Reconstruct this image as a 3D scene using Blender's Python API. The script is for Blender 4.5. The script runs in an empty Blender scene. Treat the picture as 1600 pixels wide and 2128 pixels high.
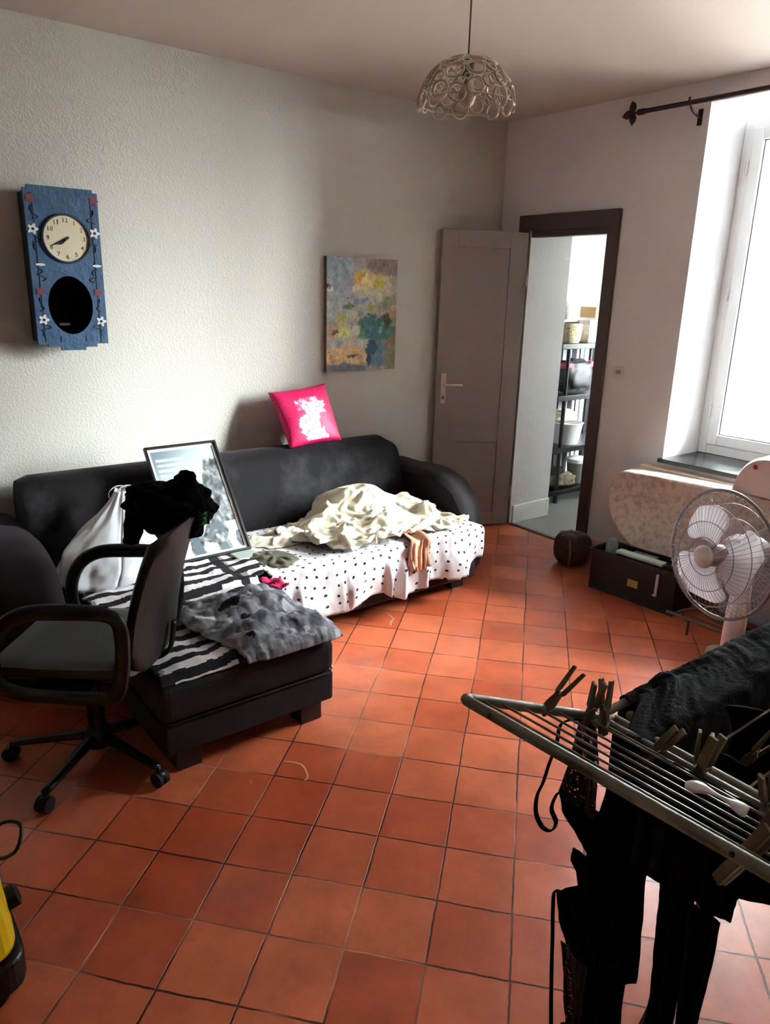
import bpy, bmesh, math, random
from mathutils import Vector, Matrix, noise
from mathutils.bvhtree import BVHTree
R = math.radians
COL = bpy.context.scene.collection
sc = bpy.context.scene

# ------------------------------------------------------------------ materials
def srgb(c):
    f = lambda v: v/12.92 if v <= .04045 else ((v+.055)/1.055)**2.4
    return tuple(f(v/255) for v in c) + (1,)

class NT:
    def __init__(s, name):
        s.m = bpy.data.materials.new(name); s.m.use_nodes = True
        s.t = s.m.node_tree; s.n = s.t.nodes; s.b = s.n['Principled BSDF']; s.out = s.n['Material Output']
    def new(s, k, **kw):
        n = s.n.new(k)
        for a, v in kw.items():
            if a.startswith('i_'): n.inputs[a[2:].replace('_', ' ')].default_value = v
            else: setattr(n, a, v)
        return n
    def l(s, a, b): s.t.links.new(a, b)

def mat(name, col, rough=.6, spec=.5, metal=0, var=0, vscale=8, bump=0, bscale=60, sheen=0, trans=0, coat=0, sheenc=None):
    M = NT(name); b = M.b
    c = srgb(col)
    b.inputs['Base Color'].default_value = c
    b.inputs['Roughness'].default_value = rough
    b.inputs['Specular IOR Level'].default_value = spec
    b.inputs['Metallic'].default_value = metal
    if coat: b.inputs['Coat Weight'].default_value = coat
    if sheen:
        b.inputs['Sheen Weight'].default_value = sheen; b.inputs['Sheen Roughness'].default_value = .4
        if sheenc: b.inputs['Sheen Tint'].default_value = srgb(sheenc)
    if trans: b.inputs['Transmission Weight'].default_value = trans
    tc = M.new('ShaderNodeTexCoord')
    if var:
        n = M.new('ShaderNodeTexNoise', i_Scale=vscale, i_Detail=5.0)
        M.l(tc.outputs['Object'], n.inputs['Vector'])
        r = M.new('ShaderNodeMapRange'); r.inputs['From Min'].default_value = .3; r.inputs['From Max'].default_value = .7
        r.inputs['To Min'].default_value = 1-var; r.inputs['To Max'].default_value = 1+var
        M.l(n.outputs['Fac'], r.inputs['Value'])
        h = M.new('ShaderNodeHueSaturation'); h.inputs['Color'].default_value = c
        M.l(r.outputs['Result'], h.inputs['Value']); M.l(h.outputs['Color'], b.inputs['Base Color'])
    if bump:
        n = M.new('ShaderNodeTexNoise', i_Scale=bscale, i_Detail=4.0)
        M.l(tc.outputs['Object'], n.inputs['Vector'])
        bp = M.new('ShaderNodeBump', i_Strength=bump, i_Distance=.01)
        M.l(n.outputs['Fac'], bp.inputs['Height']); M.l(bp.outputs['Normal'], b.inputs['Normal'])
    return M.m

def plaster(name, col, bscale, bump):
    M = NT(name); b = M.b
    b.inputs['Roughness'].default_value = .85; b.inputs['Specular IOR Level'].default_value = .25
    tc = M.new('ShaderNodeTexCoord')
    n = M.new('ShaderNodeTexNoise', i_Scale=bscale, i_Detail=3.0, i_Roughness=.6)
    v = M.new('ShaderNodeTexVoronoi', i_Scale=bscale*1.6); v.feature = 'SMOOTH_F1'
    M.l(tc.outputs['Object'], n.inputs['Vector']); M.l(tc.outputs['Object'], v.inputs['Vector'])
    a = M.new('ShaderNodeMath', operation='ADD'); M.l(n.outputs['Fac'], a.inputs[0]); M.l(v.outputs['Distance'], a.inputs[1])
    bp = M.new('ShaderNodeBump', i_Strength=bump, i_Distance=.006)
    M.l(a.outputs[0], bp.inputs['Height']); M.l(bp.outputs['Normal'], b.inputs['Normal'])
    n2 = M.new('ShaderNodeTexNoise', i_Scale=1.3, i_Detail=4.0); M.l(tc.outputs['Object'], n2.inputs['Vector'])
    mx = M.new('ShaderNodeMix', data_type='RGBA'); c = srgb(col)
    mx.inputs['A'].default_value = tuple(x*.95 for x in c[:3])+(1,); mx.inputs['B'].default_value = c
    M.l(n2.outputs['Fac'], mx.inputs['Factor']); M.l(mx.outputs['Result'], b.inputs['Base Color'])
    return M.m

def vcol(name, rough=.6, spec=.4, bump=0, bscale=80, sheen=0, coat=0):
    M = NT(name); b = M.b
    a = M.new('ShaderNodeVertexColor'); a.layer_name = 'Col'
    M.l(a.outputs['Color'], b.inputs['Base Color'])
    b.inputs['Roughness'].default_value = rough; b.inputs['Specular IOR Level'].default_value = spec
    if sheen: b.inputs['Sheen Weight'].default_value = sheen
    if coat: b.inputs['Coat Weight'].default_value = coat; b.inputs['Coat Roughness'].default_value = .08
    if bump:
        tc = M.new('ShaderNodeTexCoord'); n = M.new('ShaderNodeTexNoise', i_Scale=bscale, i_Detail=4.0)
        M.l(tc.outputs['Object'], n.inputs['Vector'])
        bp = M.new('ShaderNodeBump', i_Strength=bump, i_Distance=.004)
        M.l(n.outputs['Fac'], bp.inputs['Height']); M.l(bp.outputs['Normal'], b.inputs['Normal'])
    return M.m

def terracotta():
    M = NT('terracotta_tiles'); b = M.b
    tc = M.new('ShaderNodeTexCoord')
    wob = M.new('ShaderNodeTexNoise', i_Scale=1.7, i_Detail=2.0); M.l(tc.outputs['Object'], wob.inputs['Vector'])
    s1 = M.new('ShaderNodeVectorMath', operation='SUBTRACT'); s1.inputs[1].default_value = (.5, .5, .5)
    M.l(wob.outputs['Color'], s1.inputs[0])
    s2 = M.new('ShaderNodeVectorMath', operation='SCALE'); s2.inputs['Scale'].default_value = .022; M.l(s1.outputs[0], s2.inputs[0])
    wob2 = M.new('ShaderNodeTexNoise', i_Scale=30.0, i_Detail=2.0); M.l(tc.outputs['Object'], wob2.inputs['Vector'])
    s3 = M.new('ShaderNodeVectorMath', operation='SUBTRACT'); s3.inputs[1].default_value = (.5, .5, .5); M.l(wob2.outputs['Color'], s3.inputs[0])
    s4 = M.new('ShaderNodeVectorMath', operation='SCALE'); s4.inputs['Scale'].default_value = .005; M.l(s3.outputs[0], s4.inputs[0])
    ad = M.new('ShaderNodeVectorMath', operation='ADD'); M.l(tc.outputs['Object'], ad.inputs[0]); M.l(s2.outputs[0], ad.inputs[1])
    ad2 = M.new('ShaderNodeVectorMath', operation='ADD'); M.l(ad.outputs[0], ad2.inputs[0]); M.l(s4.outputs[0], ad2.inputs[1])
    br = M.new('ShaderNodeTexBrick'); br.offset = 0; br.squash = 1
    br.inputs['Scale'].default_value = 1; br.inputs['Brick Width'].default_value = .2; br.inputs['Row Height'].default_value = .2
    br.inputs['Mortar Size'].default_value = .0032; br.inputs['Mortar Smooth'].default_value = .35
    br.inputs['Color1'].default_value = srgb((184, 82, 50)); br.inputs['Color2'].default_value = srgb((210, 112, 76))
    br.inputs['Mortar'].default_value = srgb((96, 52, 40))
    M.l(ad2.outputs[0], br.inputs['Vector'])
    # pale mortar in places
    mn = M.new('ShaderNodeTexNoise', i_Scale=2.3, i_Detail=3.0); M.l(tc.outputs['Object'], mn.inputs['Vector'])
    mr = M.new('ShaderNodeMapRange'); mr.inputs['From Min'].default_value = .5; mr.inputs['From Max'].default_value = .66; M.l(mn.outputs['Fac'], mr.inputs['Value'])
    mm = M.new('ShaderNodeMix', data_type='RGBA'); mm.inputs['A'].default_value = srgb((86, 46, 36)); mm.inputs['B'].default_value = srgb((196, 140, 112))
    M.l(mr.outputs['Result'], mm.inputs['Factor']); M.l(mm.outputs['Result'], br.inputs['Mortar'])
    # clouding and worn, darker stains
    n1 = M.new('ShaderNodeTexNoise', i_Scale=5.5, i_Detail=8.0, i_Roughness=.65); M.l(tc.outputs['Object'], n1.inputs['Vector'])
    r1 = M.new('ShaderNodeMapRange'); r1.inputs['From Min'].default_value = .3; r1.inputs['From Max'].default_value = .7
    r1.inputs['To Min'].default_value = .72; r1.inputs['To Max'].default_value = 1.18; M.l(n1.outputs['Fac'], r1.inputs['Value'])
    hs = M.new('ShaderNodeHueSaturation'); M.l(br.outputs['Color'], hs.inputs['Color']); M.l(r1.outputs['Result'], hs.inputs['Value'])
    n2 = M.new('ShaderNodeTexNoise', i_Scale=2.2, i_Detail=6.0, i_Roughness=.7); M.l(tc.outputs['Object'], n2.inputs['Vector'])
    r2 = M.new('ShaderNodeMapRange'); r2.inputs['From Min'].default_value = .56; r2.inputs['From Max'].default_value = .72
    r2.inputs['To Max'].default_value = .65; M.l(n2.outputs['Fac'], r2.inputs['Value'])
    mx = M.new('ShaderNodeMix', data_type='RGBA'); mx.inputs['B'].default_value = srgb((140, 74, 58))
    M.l(hs.outputs['Color'], mx.inputs['A']); M.l(r2.outputs['Result'], mx.inputs['Factor'])
    M.l(mx.outputs['Result'], b.inputs['Base Color'])
    r3 = M.new('ShaderNodeMapRange'); r3.inputs['To Min'].default_value = .20; r3.inputs['To Max'].default_value = .46
    M.l(n1.outputs['Fac'], r3.inputs['Value']); M.l(r3.outputs['Result'], b.inputs['Roughness'])
    b.inputs['Specular IOR Level'].default_value = .5
    inv = M.new('ShaderNodeMath', operation='MULTIPLY_ADD'); inv.inputs[1].default_value = -1; inv.inputs[2].default_value = 1
    M.l(br.outputs['Fac'], inv.inputs[0])
    nb = M.new('ShaderNodeTexNoise', i_Scale=28.0, i_Detail=5.0); M.l(tc.outputs['Object'], nb.inputs['Vector'])
    ma = M.new('ShaderNodeMath', operation='MULTIPLY_ADD'); ma.inputs[1].default_value = .25; M.l(nb.outputs['Fac'], ma.inputs[0]); M.l(inv.outputs[0], ma.inputs[2])
    bp = M.new('ShaderNodeBump', i_Strength=.5, i_Distance=.003); M.l(ma.outputs[0], bp.inputs['Height']); M.l(bp.outputs['Normal'], b.inputs['Normal'])
    return M.m

def dotted():
    M = NT('dotted_cotton'); b = M.b
    uv = M.new('ShaderNodeUVMap')
    v = M.new('ShaderNodeTexVoronoi', i_Scale=19.0, i_Randomness=.4); v.voronoi_dimensions = '2D'
    M.l(uv.outputs['UV'], v.inputs['Vector'])
    t = M.new('ShaderNodeMath', operation='LESS_THAN'); t.inputs[1].default_value = .135; M.l(v.outputs['Distance'], t.inputs[0])
    mx = M.new('ShaderNodeMix', data_type='RGBA'); mx.inputs['A'].default_value = srgb((200, 197, 200)); mx.inputs['B'].default_value = srgb((24, 22, 26))
    M.l(t.outputs[0], mx.inputs['Factor']); M.l(mx.outputs['Result'], b.inputs['Base Color'])
    b.inputs['Roughness'].default_value = .9
    return M.m

def lace():
    M = NT('black_lace'); b = M.b
    tc = M.new('ShaderNodeTexCoord')
    v = M.new('ShaderNodeTexVoronoi', i_Scale=150.0); M.l(tc.outputs['Object'], v.inputs['Vector'])
    t = M.new('ShaderNodeMath', operation='LESS_THAN'); t.inputs[1].default_value = .30; M.l(v.outputs['Distance'], t.inputs[0])
    b.inputs['Base Color'].default_value = srgb((24, 20, 24)); b.inputs['Roughness'].default_value = .8
    tr = M.new('ShaderNodeBsdfTransparent'); ms = M.new('ShaderNodeMixShader')
    s = M.new('ShaderNodeMath', operation='MULTIPLY'); s.inputs[1].default_value = .55; M.l(t.outputs[0], s.inputs[0])
    M.l(s.outputs[0], ms.inputs[0]); M.l(b.outputs[0], ms.inputs[1]); M.l(tr.outputs[0], ms.inputs[2]); M.l(ms.outputs[0], M.out.inputs[0])
    return M.m

def glass():
    M = NT('window_glass')
    g = M.new('ShaderNodeBsdfGlossy'); g.inputs['Roughness'].default_value = .02
    tr = M.new('ShaderNodeBsdfTransparent'); tr.inputs['Color'].default_value = (.96, .98, .97, 1)
    f = M.new('ShaderNodeFresnel'); f.inputs['IOR'].default_value = 1.4
    ms = M.new('ShaderNodeMixShader'); M.l(f.outputs[0], ms.inputs[0]); M.l(tr.outputs[0], ms.inputs[1]); M.l(g.outputs[0], ms.inputs[2])
    M.l(ms.outputs[0], M.out.inputs[0]); return M.m

def velvet(name, col, patch=(60, 56, 62), amt=.5):
    M = NT(name); b = M.b
    tc = M.new('ShaderNodeTexCoord')
    n = M.new('ShaderNodeTexNoise', i_Scale=4.5, i_Detail=6.0, i_Roughness=.62); M.l(tc.outputs['Object'], n.inputs['Vector'])
    r = M.new('ShaderNodeMapRange'); r.inputs['From Min'].default_value = .48; r.inputs['From Max'].default_value = .75; r.inputs['To Max'].default_value = amt
    M.l(n.outputs['Fac'], r.inputs['Value'])
    mx = M.new('ShaderNodeMix', data_type='RGBA'); mx.inputs['A'].default_value = srgb(col); mx.inputs['B'].default_value = srgb(patch)
    M.l(r.outputs['Result'], mx.inputs['Factor']); M.l(mx.outputs['Result'], b.inputs['Base Color'])
    b.inputs['Roughness'].default_value = .8; b.inputs['Specular IOR Level'].default_value = .2
    b.inputs['Sheen Weight'].default_value = .12; b.inputs['Sheen Roughness'].default_value = .35
    b.inputs['Sheen Tint'].default_value = srgb((190, 170, 190))
    n2 = M.new('ShaderNodeTexNoise', i_Scale=260.0); M.l(tc.outputs['Object'], n2.inputs['Vector'])
    bp = M.new('ShaderNodeBump', i_Strength=.25, i_Distance=.002); M.l(n2.outputs['Fac'], bp.inputs['Height']); M.l(bp.outputs['Normal'], b.inputs['Normal'])
    return M.m

m_wall = plaster('wall_plaster', (198, 195, 186), 75, .28)
m_wall2 = plaster('smooth_plaster', (230, 229, 230), 20, .2)
m_wall3 = plaster('low_bounce_plaster', (160, 152, 144), 20, .2)  # for the unseen walls, darkened to cut bounce light on the near floor
m_ceil = plaster('ceiling_paint', (205, 190, 182), 8, .05)
m_floor = terracotta()
m_smear = mat('pale_plaster_smear', (206, 140, 108), .8)
m_grey_floor = mat('grey_tile', (150, 150, 146), .35, var=.08, vscale=4)
m_taupe = mat('taupe_paint', (150, 139, 132), .45, var=.04, vscale=3)
m_brown_frame = mat('brown_grey_paint', (84, 70, 68), .45)
m_white = mat('white_paint', (235, 236, 232), .4)
m_pvc = mat('white_plastic_frame', (238, 240, 240), .25)
m_slate = mat('dark_slate', (38, 42, 44), .14, var=.1)
m_cream = mat('cream_paint', (214, 198, 180), .6)
m_velvet = velvet('charcoal_velvet', (20, 17, 19), (66, 64, 70), .7)
m_velvet2 = velvet('brown_black_velvet', (36, 31, 34), (62, 54, 60), .3)
m_black = mat('black_plastic', (16, 16, 17), .38)
m_blackrub = mat('black_rubber', (12, 12, 12), .7)
m_blackcloth = mat('black_cotton', (6, 6, 7), .95, spec=.1, bump=.3, bscale=220)
m_sheen = mat('black_satin_cloth', (36, 38, 42), .75, spec=.01, bump=.2, bscale=120)
m_greycloth = mat('dark_grey_vinyl', (40, 37, 38), .5, bump=.2, bscale=160)
m_bookwood = mat('pale_wood', (150, 128, 98), .6, var=.15, vscale=40)
m_metal = mat('grey_green_tube', (116, 113, 99), .55, spec=.3)
m_wire = mat('coated_wire', (104, 102, 96), .35)
m_chrome = mat('brushed_steel', (200, 198, 192), .25, metal=1)
m_handle = mat('satin_silver', (205, 202, 192), .3, metal=.6)
m_fan = mat('white_fan_plastic', (226, 222, 226), .3)
m_fanhub = mat('grey_fan_plastic', (176, 168, 170), .4)
_M = NT('pale_blade'); _M.b.inputs['Base Color'].default_value = srgb((240, 238, 242)); _M.b.inputs['Roughness'].default_value = .35
_t = _M.new('ShaderNodeBsdfTranslucent'); _t.inputs['Color'].default_value = srgb((244, 242, 246)); _x = _M.new('ShaderNodeMixShader'); _x.inputs[0].default_value = .45
_M.l(_M.b.outputs[0], _x.inputs[1]); _M.l(_t.outputs[0], _x.inputs[2]); _M.l(_x.outputs[0], _M.out.inputs[0])
m_blade = _M.m
m_rod = mat('burgundy_metal', (58, 30, 36), .35, metal=.2)
m_blue = mat('blue_painted_wood', (56, 88, 122), .55, var=.2, vscale=14, bump=.4, bscale=40)
m_blue_dk = mat('dark_blue_wood', (28, 44, 64), .6, var=.2)
m_dial = mat('cream_dial', (214, 206, 178), .4)
m_ink = mat('dark_ink', (30, 26, 20), .6)
m_gold = mat('brown_numerals', (92, 76, 44), .6)
m_void = mat('black_inside', (3, 3, 3), 1, spec=0)
m_wht_dec = mat('white_decor', (214, 216, 212), .6)
m_red_dec = mat('dull_red_decor', (110, 52, 62), .6)
m_dkb_dec = mat('dark_blue_decor', (34, 58, 84), .7)
m_lamp = mat('ivory_shade_plastic', (196, 184, 168), .45)
m_cord = mat('brown_cord', (120, 96, 84), .6)
m_cream_cloth = mat('cream_cotton', (208, 201, 182), .9, var=.05, vscale=5, bump=.25, bscale=240)
m_tan_cloth = mat('tan_cotton', (196, 150, 124), .9, bump=.25, bscale=240)
m_bag = NT('thin_white_plastic'); 
m_bag.b.inputs['Base Color'].default_value = srgb((214, 218, 224)); m_bag.b.inputs['Roughness'].default_value = .22
m_bag = m_bag.m
m_dot = dotted(); m_lace = lace(); m_glass = glass()
m_vc_matte = vcol('woven_pattern_cloth', .9, .2, .35, 200)
m_vc_paint = vcol('oil_paint', .5, .4, .9, 90)
m_vc_print = vcol('printed_paper', .35, .5, coat=.5)
m_vc_sequin = vcol('sequin_cloth', .45, .5, .5, 150)
m_yellow = mat('yellow_plastic', (236, 200, 20), .3, coat=.2)
m_box = mat('dark_brown_plastic', (30, 21, 22), .4, var=.1)
m_teal = mat('pale_teal_plastic', (120, 158, 152), .35)
m_mint = mat('mint_paper', (186, 212, 200), .6)
m_ylabel = mat('yellow_label', (186, 168, 84), .5)
m_brownpouf = mat('brown_leather', (74, 54, 44), .6, var=.35, vscale=18, bump=.8, bscale=45)
m_tanwood = mat('tan_wood', (128, 98, 74), .6, var=.15)
m_bluegrey = mat('blue_grey_plastic', (128, 134, 148), .5)
m_red = mat('red_plastic', (170, 40, 60), .5)
m_tub = mat('frosted_tub', (206, 208, 210), .35)
m_peg = mat('weathered_wood', (100, 84, 64), .7, var=.15, vscale=60)
m_facade = mat('outside_render', (150, 147, 142), .9)
m_yel_ext = mat('outside_yellow', (196, 150, 40), .8)

def floral():
    M = NT('cream_floral_cotton'); b = M.b
    tc = M.new('ShaderNodeTexCoord')
    n = M.new('ShaderNodeTexNoise', i_Scale=30.0, i_Detail=6.0, i_Roughness=.7, i_Distortion=.3); M.l(tc.outputs['Object'], n.inputs['Vector'])
    cr = M.new('ShaderNodeValToRGB'); e = cr.color_ramp
    e.elements[0].position = .36; e.elements[0].color = srgb((186, 168, 156))
    e.elements[1].position = .54; e.elements[1].color = srgb((226, 214, 202))
    M.l(n.outputs['Fac'], cr.inputs[0]); M.l(cr.outputs[0], b.inputs['Base Color'])
    b.inputs['Roughness'].default_value = .9; b.inputs['Sheen Weight'].default_value = .2
    return M.m
m_floral = floral()

# ------------------------------------------------------------------ object helpers
def link(name, me, m, parent=None, smooth=False, mods=()):
    o = bpy.data.objects.new(name, me); COL.objects.link(o)
    if m and not me.materials: me.materials.append(m)
    if smooth:
        me.polygons.foreach_set('use_smooth', [True]*len(me.polygons))
    for k, kw in mods:
        md = o.modifiers.new(k.lower(), k)
        for a, v in kw.items(): setattr(md, a, v)
    if parent: o.parent = parent
    return o
def obj(name, bm, m, parent=None, smooth=False, bevel=0, mods=(), auto=None):
    me = bpy.data.meshes.new(name)
    bmesh.ops.recalc_face_normals(bm, faces=bm.faces) if len(bm.faces) else None
    bm.to_mesh(me); bm.free()
    mods = list(mods)
    if bevel: mods.append(('BEVEL', dict(width=bevel, segments=3, limit_method='ANGLE', angle_limit=R(35))))
    o = link(name, me, m, parent, smooth, mods)
    if auto is not None:
        me.polygons.foreach_set('use_smooth', [True]*len(me.polygons))
        me.set_sharp_from_angle(angle=R(auto))
    return o
def tag(o, label=None, cat=None, group=None, kind=None):
    if label: o['label'] = label
    if cat: o['category'] = cat
    if group: o['group'] = group
    if kind: o['kind'] = kind
    return o
def thing(name, label, cat, loc=(0, 0, 0), rz=0, group=None):
    o = bpy.data.objects.new(name, None); COL.objects.link(o); o.location = loc; o.rotation_euler = (0, 0, rz)
    o.empty_display_size = .05
    return tag(o, label, cat, group)
def struct(name, bm, m, parent=None, **kw):
    o = obj(name, bm, m, parent, **kw)
    if not parent: o['kind'] = 'structure'
    return o
def B(): return bmesh.new()
def box(bm, a, b, M=None):
    x0, y0, z0 = a; x1, y1, z1 = b
    v = [bm.verts.new((M @ Vector(p)) if M else p) for p in
         [(x0, y0, z0), (x1, y0, z0), (x1, y1, z0), (x0, y1, z0), (x0, y0, z1), (x1, y0, z1), (x1, y1, z1), (x0, y1, z1)]]
    for f in [(0, 3, 2, 1), (4, 5, 6, 7), (0, 1, 5, 4), (1, 2, 6, 5), (2, 3, 7, 6), (3, 0, 4, 7)]: bm.faces.new([v[i] for i in f])
    return bm
def prism(bm, poly, fn, d0, d1):
    """poly 2D pts, fn(p, d)->xyz"""
    a = [bm.verts.new(fn(p, d0)) for p in poly]; b = [bm.verts.new(fn(p, d1)) for p in poly]
    n = len(poly)
    bm.faces.new(a[::-1]); bm.faces.new(b)
    for i in range(n): bm.faces.new((a[i], a[(i+1) % n], b[(i+1) % n], b[i]))
    return bm
def smoothpts(P, k=6, closed=False):
    P = [Vector(p) for p in P]; n = len(P); out = []
    rng = range(n if closed else n-1)
    for i in rng:
        g = (lambda j: P[j % n]) if closed else (lambda j: P[max(0, min(n-1, j))])
        a, b, c, d = g(i-1), g(i), g(i+1), g(i+2)
        for s in range(k):
            t = s/k
            out.append(.5*((2*b)+(-a+c)*t+(2*a-5*b+4*c-d)*t*t+(-a+3*b-3*c+d)*t**3))
    if not closed: out.append(P[-1])
    return out
def tube(bm, P, r, seg=8, closed=False, flat=1, caps=True, up=None):
    P = [Vector(p) for p in P]; n = len(P)
    rr = r if callable(r) else (lambda t: r)
    rings = []; prev = None
    for i in range(n):
        if closed: t = (P[(i+1) % n]-P[i-1]).normalized()
        else: t = (P[min(n-1, i+1)]-P[max(0, i-1)]).normalized()
        if prev is None:
            u = Vector(up) if up else (Vector((0, 0, 1)) if abs(t.z) < .9 else Vector((1, 0, 0)))
            a = t.cross(u).normalized()
        else:
            a = prev-t*prev.dot(t)
            a = a.normalized() if a.length > 1e-6 else t.orthogonal().normalized()
        prev = a; b = t.cross(a)
        q = rr(i/max(1, n-1))
        rings.append([bm.verts.new(P[i]+(a*math.cos(2*math.pi*j/seg)*q+b*math.sin(2*math.pi*j/seg)*q*flat)) for j in range(seg)])
    for i in range(n if closed else n-1):
        A, C = rings[i], rings[(i+1) % n]
        for j in range(seg): bm.faces.new((A[j], A[(j+1) % seg], C[(j+1) % seg], C[j]))
    if caps and not closed: bm.faces.new(rings[0][::-1]); bm.faces.new(rings[-1])
    return bm
def lathe(bm, prof, seg=32, c=(0, 0, 0), M=None, cap=True):
    c = Vector(c); rings = []
    for r, z in prof:
        ring = []
        for j in range(seg):
            p = Vector((r*math.cos(2*math.pi*j/seg), r*math.sin(2*math.pi*j/seg), z))
            if M: p = M @ p
            ring.append(bm.verts.new(p+c))
        rings.append(ring)
    for A, C in zip(rings, rings[1:]):
        for j in range(seg): bm.faces.new((A[j], A[(j+1) % seg], C[(j+1) % seg], C[j]))
    if cap: bm.faces.new(rings[0][::-1]); bm.faces.new(rings[-1])
    return bm
def ball(bm, c, r, sub=2, s=(1, 1, 1)):
    bmesh.ops.create_icosphere(bm, subdivisions=sub, radius=r, matrix=Matrix.Translation(c) @ Matrix.Diagonal((*s, 1)))
    return bm
def sheet(name, fn, nu, nv, m, parent=None, thick=.003, colf=None, uvs=(1, 1), closed_u=False, smooth=True, off=0.0, sub=0, keep=None):
    """grid mesh; fn(u,v)->xyz; colf(u,v)->(r,g,b) sRGB 0-255"""
    me = bpy.data.meshes.new(name)
    V = [tuple(fn(i/nu, j/nv)) for j in range(nv+1) for i in range(nu+1)]
    F = []; FK = []
    for j in range(nv):
        for i in range(nu):
            if keep and not keep((i+.5)/nu, (j+.5)/nv): continue
            a = j*(nu+1)+i; F.append((a, a+1, a+nu+2, a+nu+1)); FK.append((i, j))
    me.from_pydata(V, [], F)
    uvl = me.uv_layers.new(name='UVMap')
    for p in me.polygons:
        i, j = FK[p.index]
        for li, (di, dj) in zip(p.loop_indices, ((0, 0), (1, 0), (1, 1), (0, 1))):
            uvl.data[li].uv = ((i+di)/nu*uvs[0], (j+dj)/nv*uvs[1])
    if colf:
        ca = me.color_attributes.new('Col', 'FLOAT_COLOR', 'CORNER')
        for p in me.polygons:
            i, j = FK[p.index]; c = srgb(colf((i+.5)/nu, (j+.5)/nv))
            for li in p.loop_indices: ca.data[li].color = c
    mods = []
    if thick: mods.append(('SOLIDIFY', dict(thickness=thick, offset=off)))
    if sub: mods.append(('SUBSURF', dict(levels=sub, render_levels=sub)))
    return link(name, me, m, parent, smooth, mods)
def nz(x, y=0, z=0, s=1): return noise.noise(Vector((x*s, y*s, z*s)))
def fb(x, y=0, z=0): return noise.fractal(Vector((x, y, z)), 1.0, 2.0, 4)
def lerp(a, b, t): return a+(b-a)*t
def sstep(a, b, x):
    t = max(0, min(1, (x-a)/(b-a))); return t*t*(3-2*t)
def pillow(name, C, bulge, m, parent=None, n=22, colf=None, thick0=.006, nrm=None, pinch=.06):
    """C four corners (tl,tr,br,bl) world; closed pillow"""
    C = [Vector(c) for c in C]
    N = Vector(nrm) if nrm else (C[1]-C[0]).cross(C[3]-C[0]).normalized()
    mid = sum(C, Vector())/4
    me = bpy.data.meshes.new(name); V = []; F = []; cols = []
    def pt(u, v, s):
        p = (C[0]*(1-u)+C[1]*u)*(1-v)+(C[3]*(1-u)+C[2]*u)*v
        eu, ev = 1-(2*u-1)**2, 1-(2*v-1)**2
        # pull edge mid-points inward
        p = p+(mid-p)*pinch*((1-ev)*eu+(1-eu)*ev)
        h = bulge*(max(0, eu*ev))**.42*(1+.10*fb(u*3+s*7, v*3))
        return p+N*s*(h+thick0*.5*(1 if eu*ev > 0 else 0))
    for s in (1, -1):
        base = len(V)
        for j in range(n+1):
            for i in range(n+1): V.append(tuple(pt(i/n, j/n, s)))
        for j in range(n):
            for i in range(n):
                a = base+j*(n+1)+i; q = (a, a+1, a+n+2, a+n+1)
                F.append(q if s > 0 else q[::-1]); cols.append(((i+.5)/n, (j+.5)/n, s))
    me.from_pydata(V, [], F)
    if colf:
        ca = me.color_attributes.new('Col', 'FLOAT_COLOR', 'CORNER')
        for p in me.polygons:
            c = srgb(colf(*cols[p.index]))
            for li in p.loop_indices: ca.data[li].color = c
    bm = bmesh.new(); bm.from_mesh(me); bmesh.ops.remove_doubles(bm, verts=bm.verts, dist=.0005); bmesh.ops.recalc_face_normals(bm, faces=bm.faces); bm.to_mesh(me); bm.free()
    return link(name, me, m, parent, True)
def text(name, s, size, m, parent, M, ext=.0006, align='CENTER'):
    cu = bpy.data.curves.new(name, 'FONT'); cu.body = s; cu.size = size; cu.extrude = ext; cu.align_x = align; cu.align_y = 'CENTER'; cu.resolution_u = 2
    o = bpy.data.objects.new('tmp', cu); COL.objects.link(o)
    dg = bpy.context.evaluated_depsgraph_get(); me = bpy.data.meshes.new_from_object(o.evaluated_get(dg)); bpy.data.objects.remove(o)
    me.transform(M); me.name = name; me.materials.clear()
    return link(name, me, m, parent)

# ================================================================== the setting
H = 2.60; XR = 4.30; YF = -5.2; T = .40
W0, W1, WZ0, WZ1 = 1.385, 2.95, .665, 2.50       # window opening
D0, D1, DZ = .27, .868, 1.955                     # door opening
b = B(); box(b, (-.25, YF-.25, -.12), (XR+.25, 0.0, 0))
fl = struct('floor', b, m_floor)
fl.data.transform(Matrix.Rotation(-.7173727, 4, 'Z') @ Matrix.Translation((-2.92116, 2.82967, 0)))
fl.matrix_world = Matrix.Translation((2.92116, -2.82967, 0)) @ Matrix.Rotation(.7173727, 4, 'Z')
for pts in ([(1.743, -2.683), (1.791, -2.645), (1.86, -2.66), (1.872, -2.681)], [(.988, -1.648), (1.05, -1.66), (1.08, -1.70), (1.107, -1.719)], [(1.30, -1.035), (1.355, -1.056)]):
    b = B(); tube(b, smoothpts([(x, y, .0003) for x, y in pts], 5), .0036, 8, flat=.12)
    o = obj('plaster_smear', b, m_smear); o.parent = fl; o.matrix_parent_inverse = fl.matrix_world.inverted(); o['label'] = 'pale plaster smear'
b = B(); box(b, (-.25, YF-.25, H), (XR+.25, T, H+.15)); struct('ceiling', b, m_ceil)
b = B(); box(b, (-.25, YF-.25, 0), (0, 0, H)); struct('wall_left', b, m_wall)
b = B(); box(b, (XR, YF-.25, 0), (XR+.25, 0, H)); struct('wall_right', b, m_wall3)
b = B(); box(b, (0, YF-.25, 0), (XR, YF, H)); struct('wall_front', b, m_wall3)
b = B()
box(b, (-.25, 0, 0), (D0, T, H)); box(b, (D0, 0, DZ), (D1, T, H)); box(b, (D1, 0, 0), (W0, T, H))
box(b, (W0, 0, 0), (W1, T, WZ0)); box(b, (W0, 0, WZ1), (W1, T, H)); box(b, (W1, 0, 0), (XR+.25, T, H))
struct('wall_back', b, m_wall2)
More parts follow.
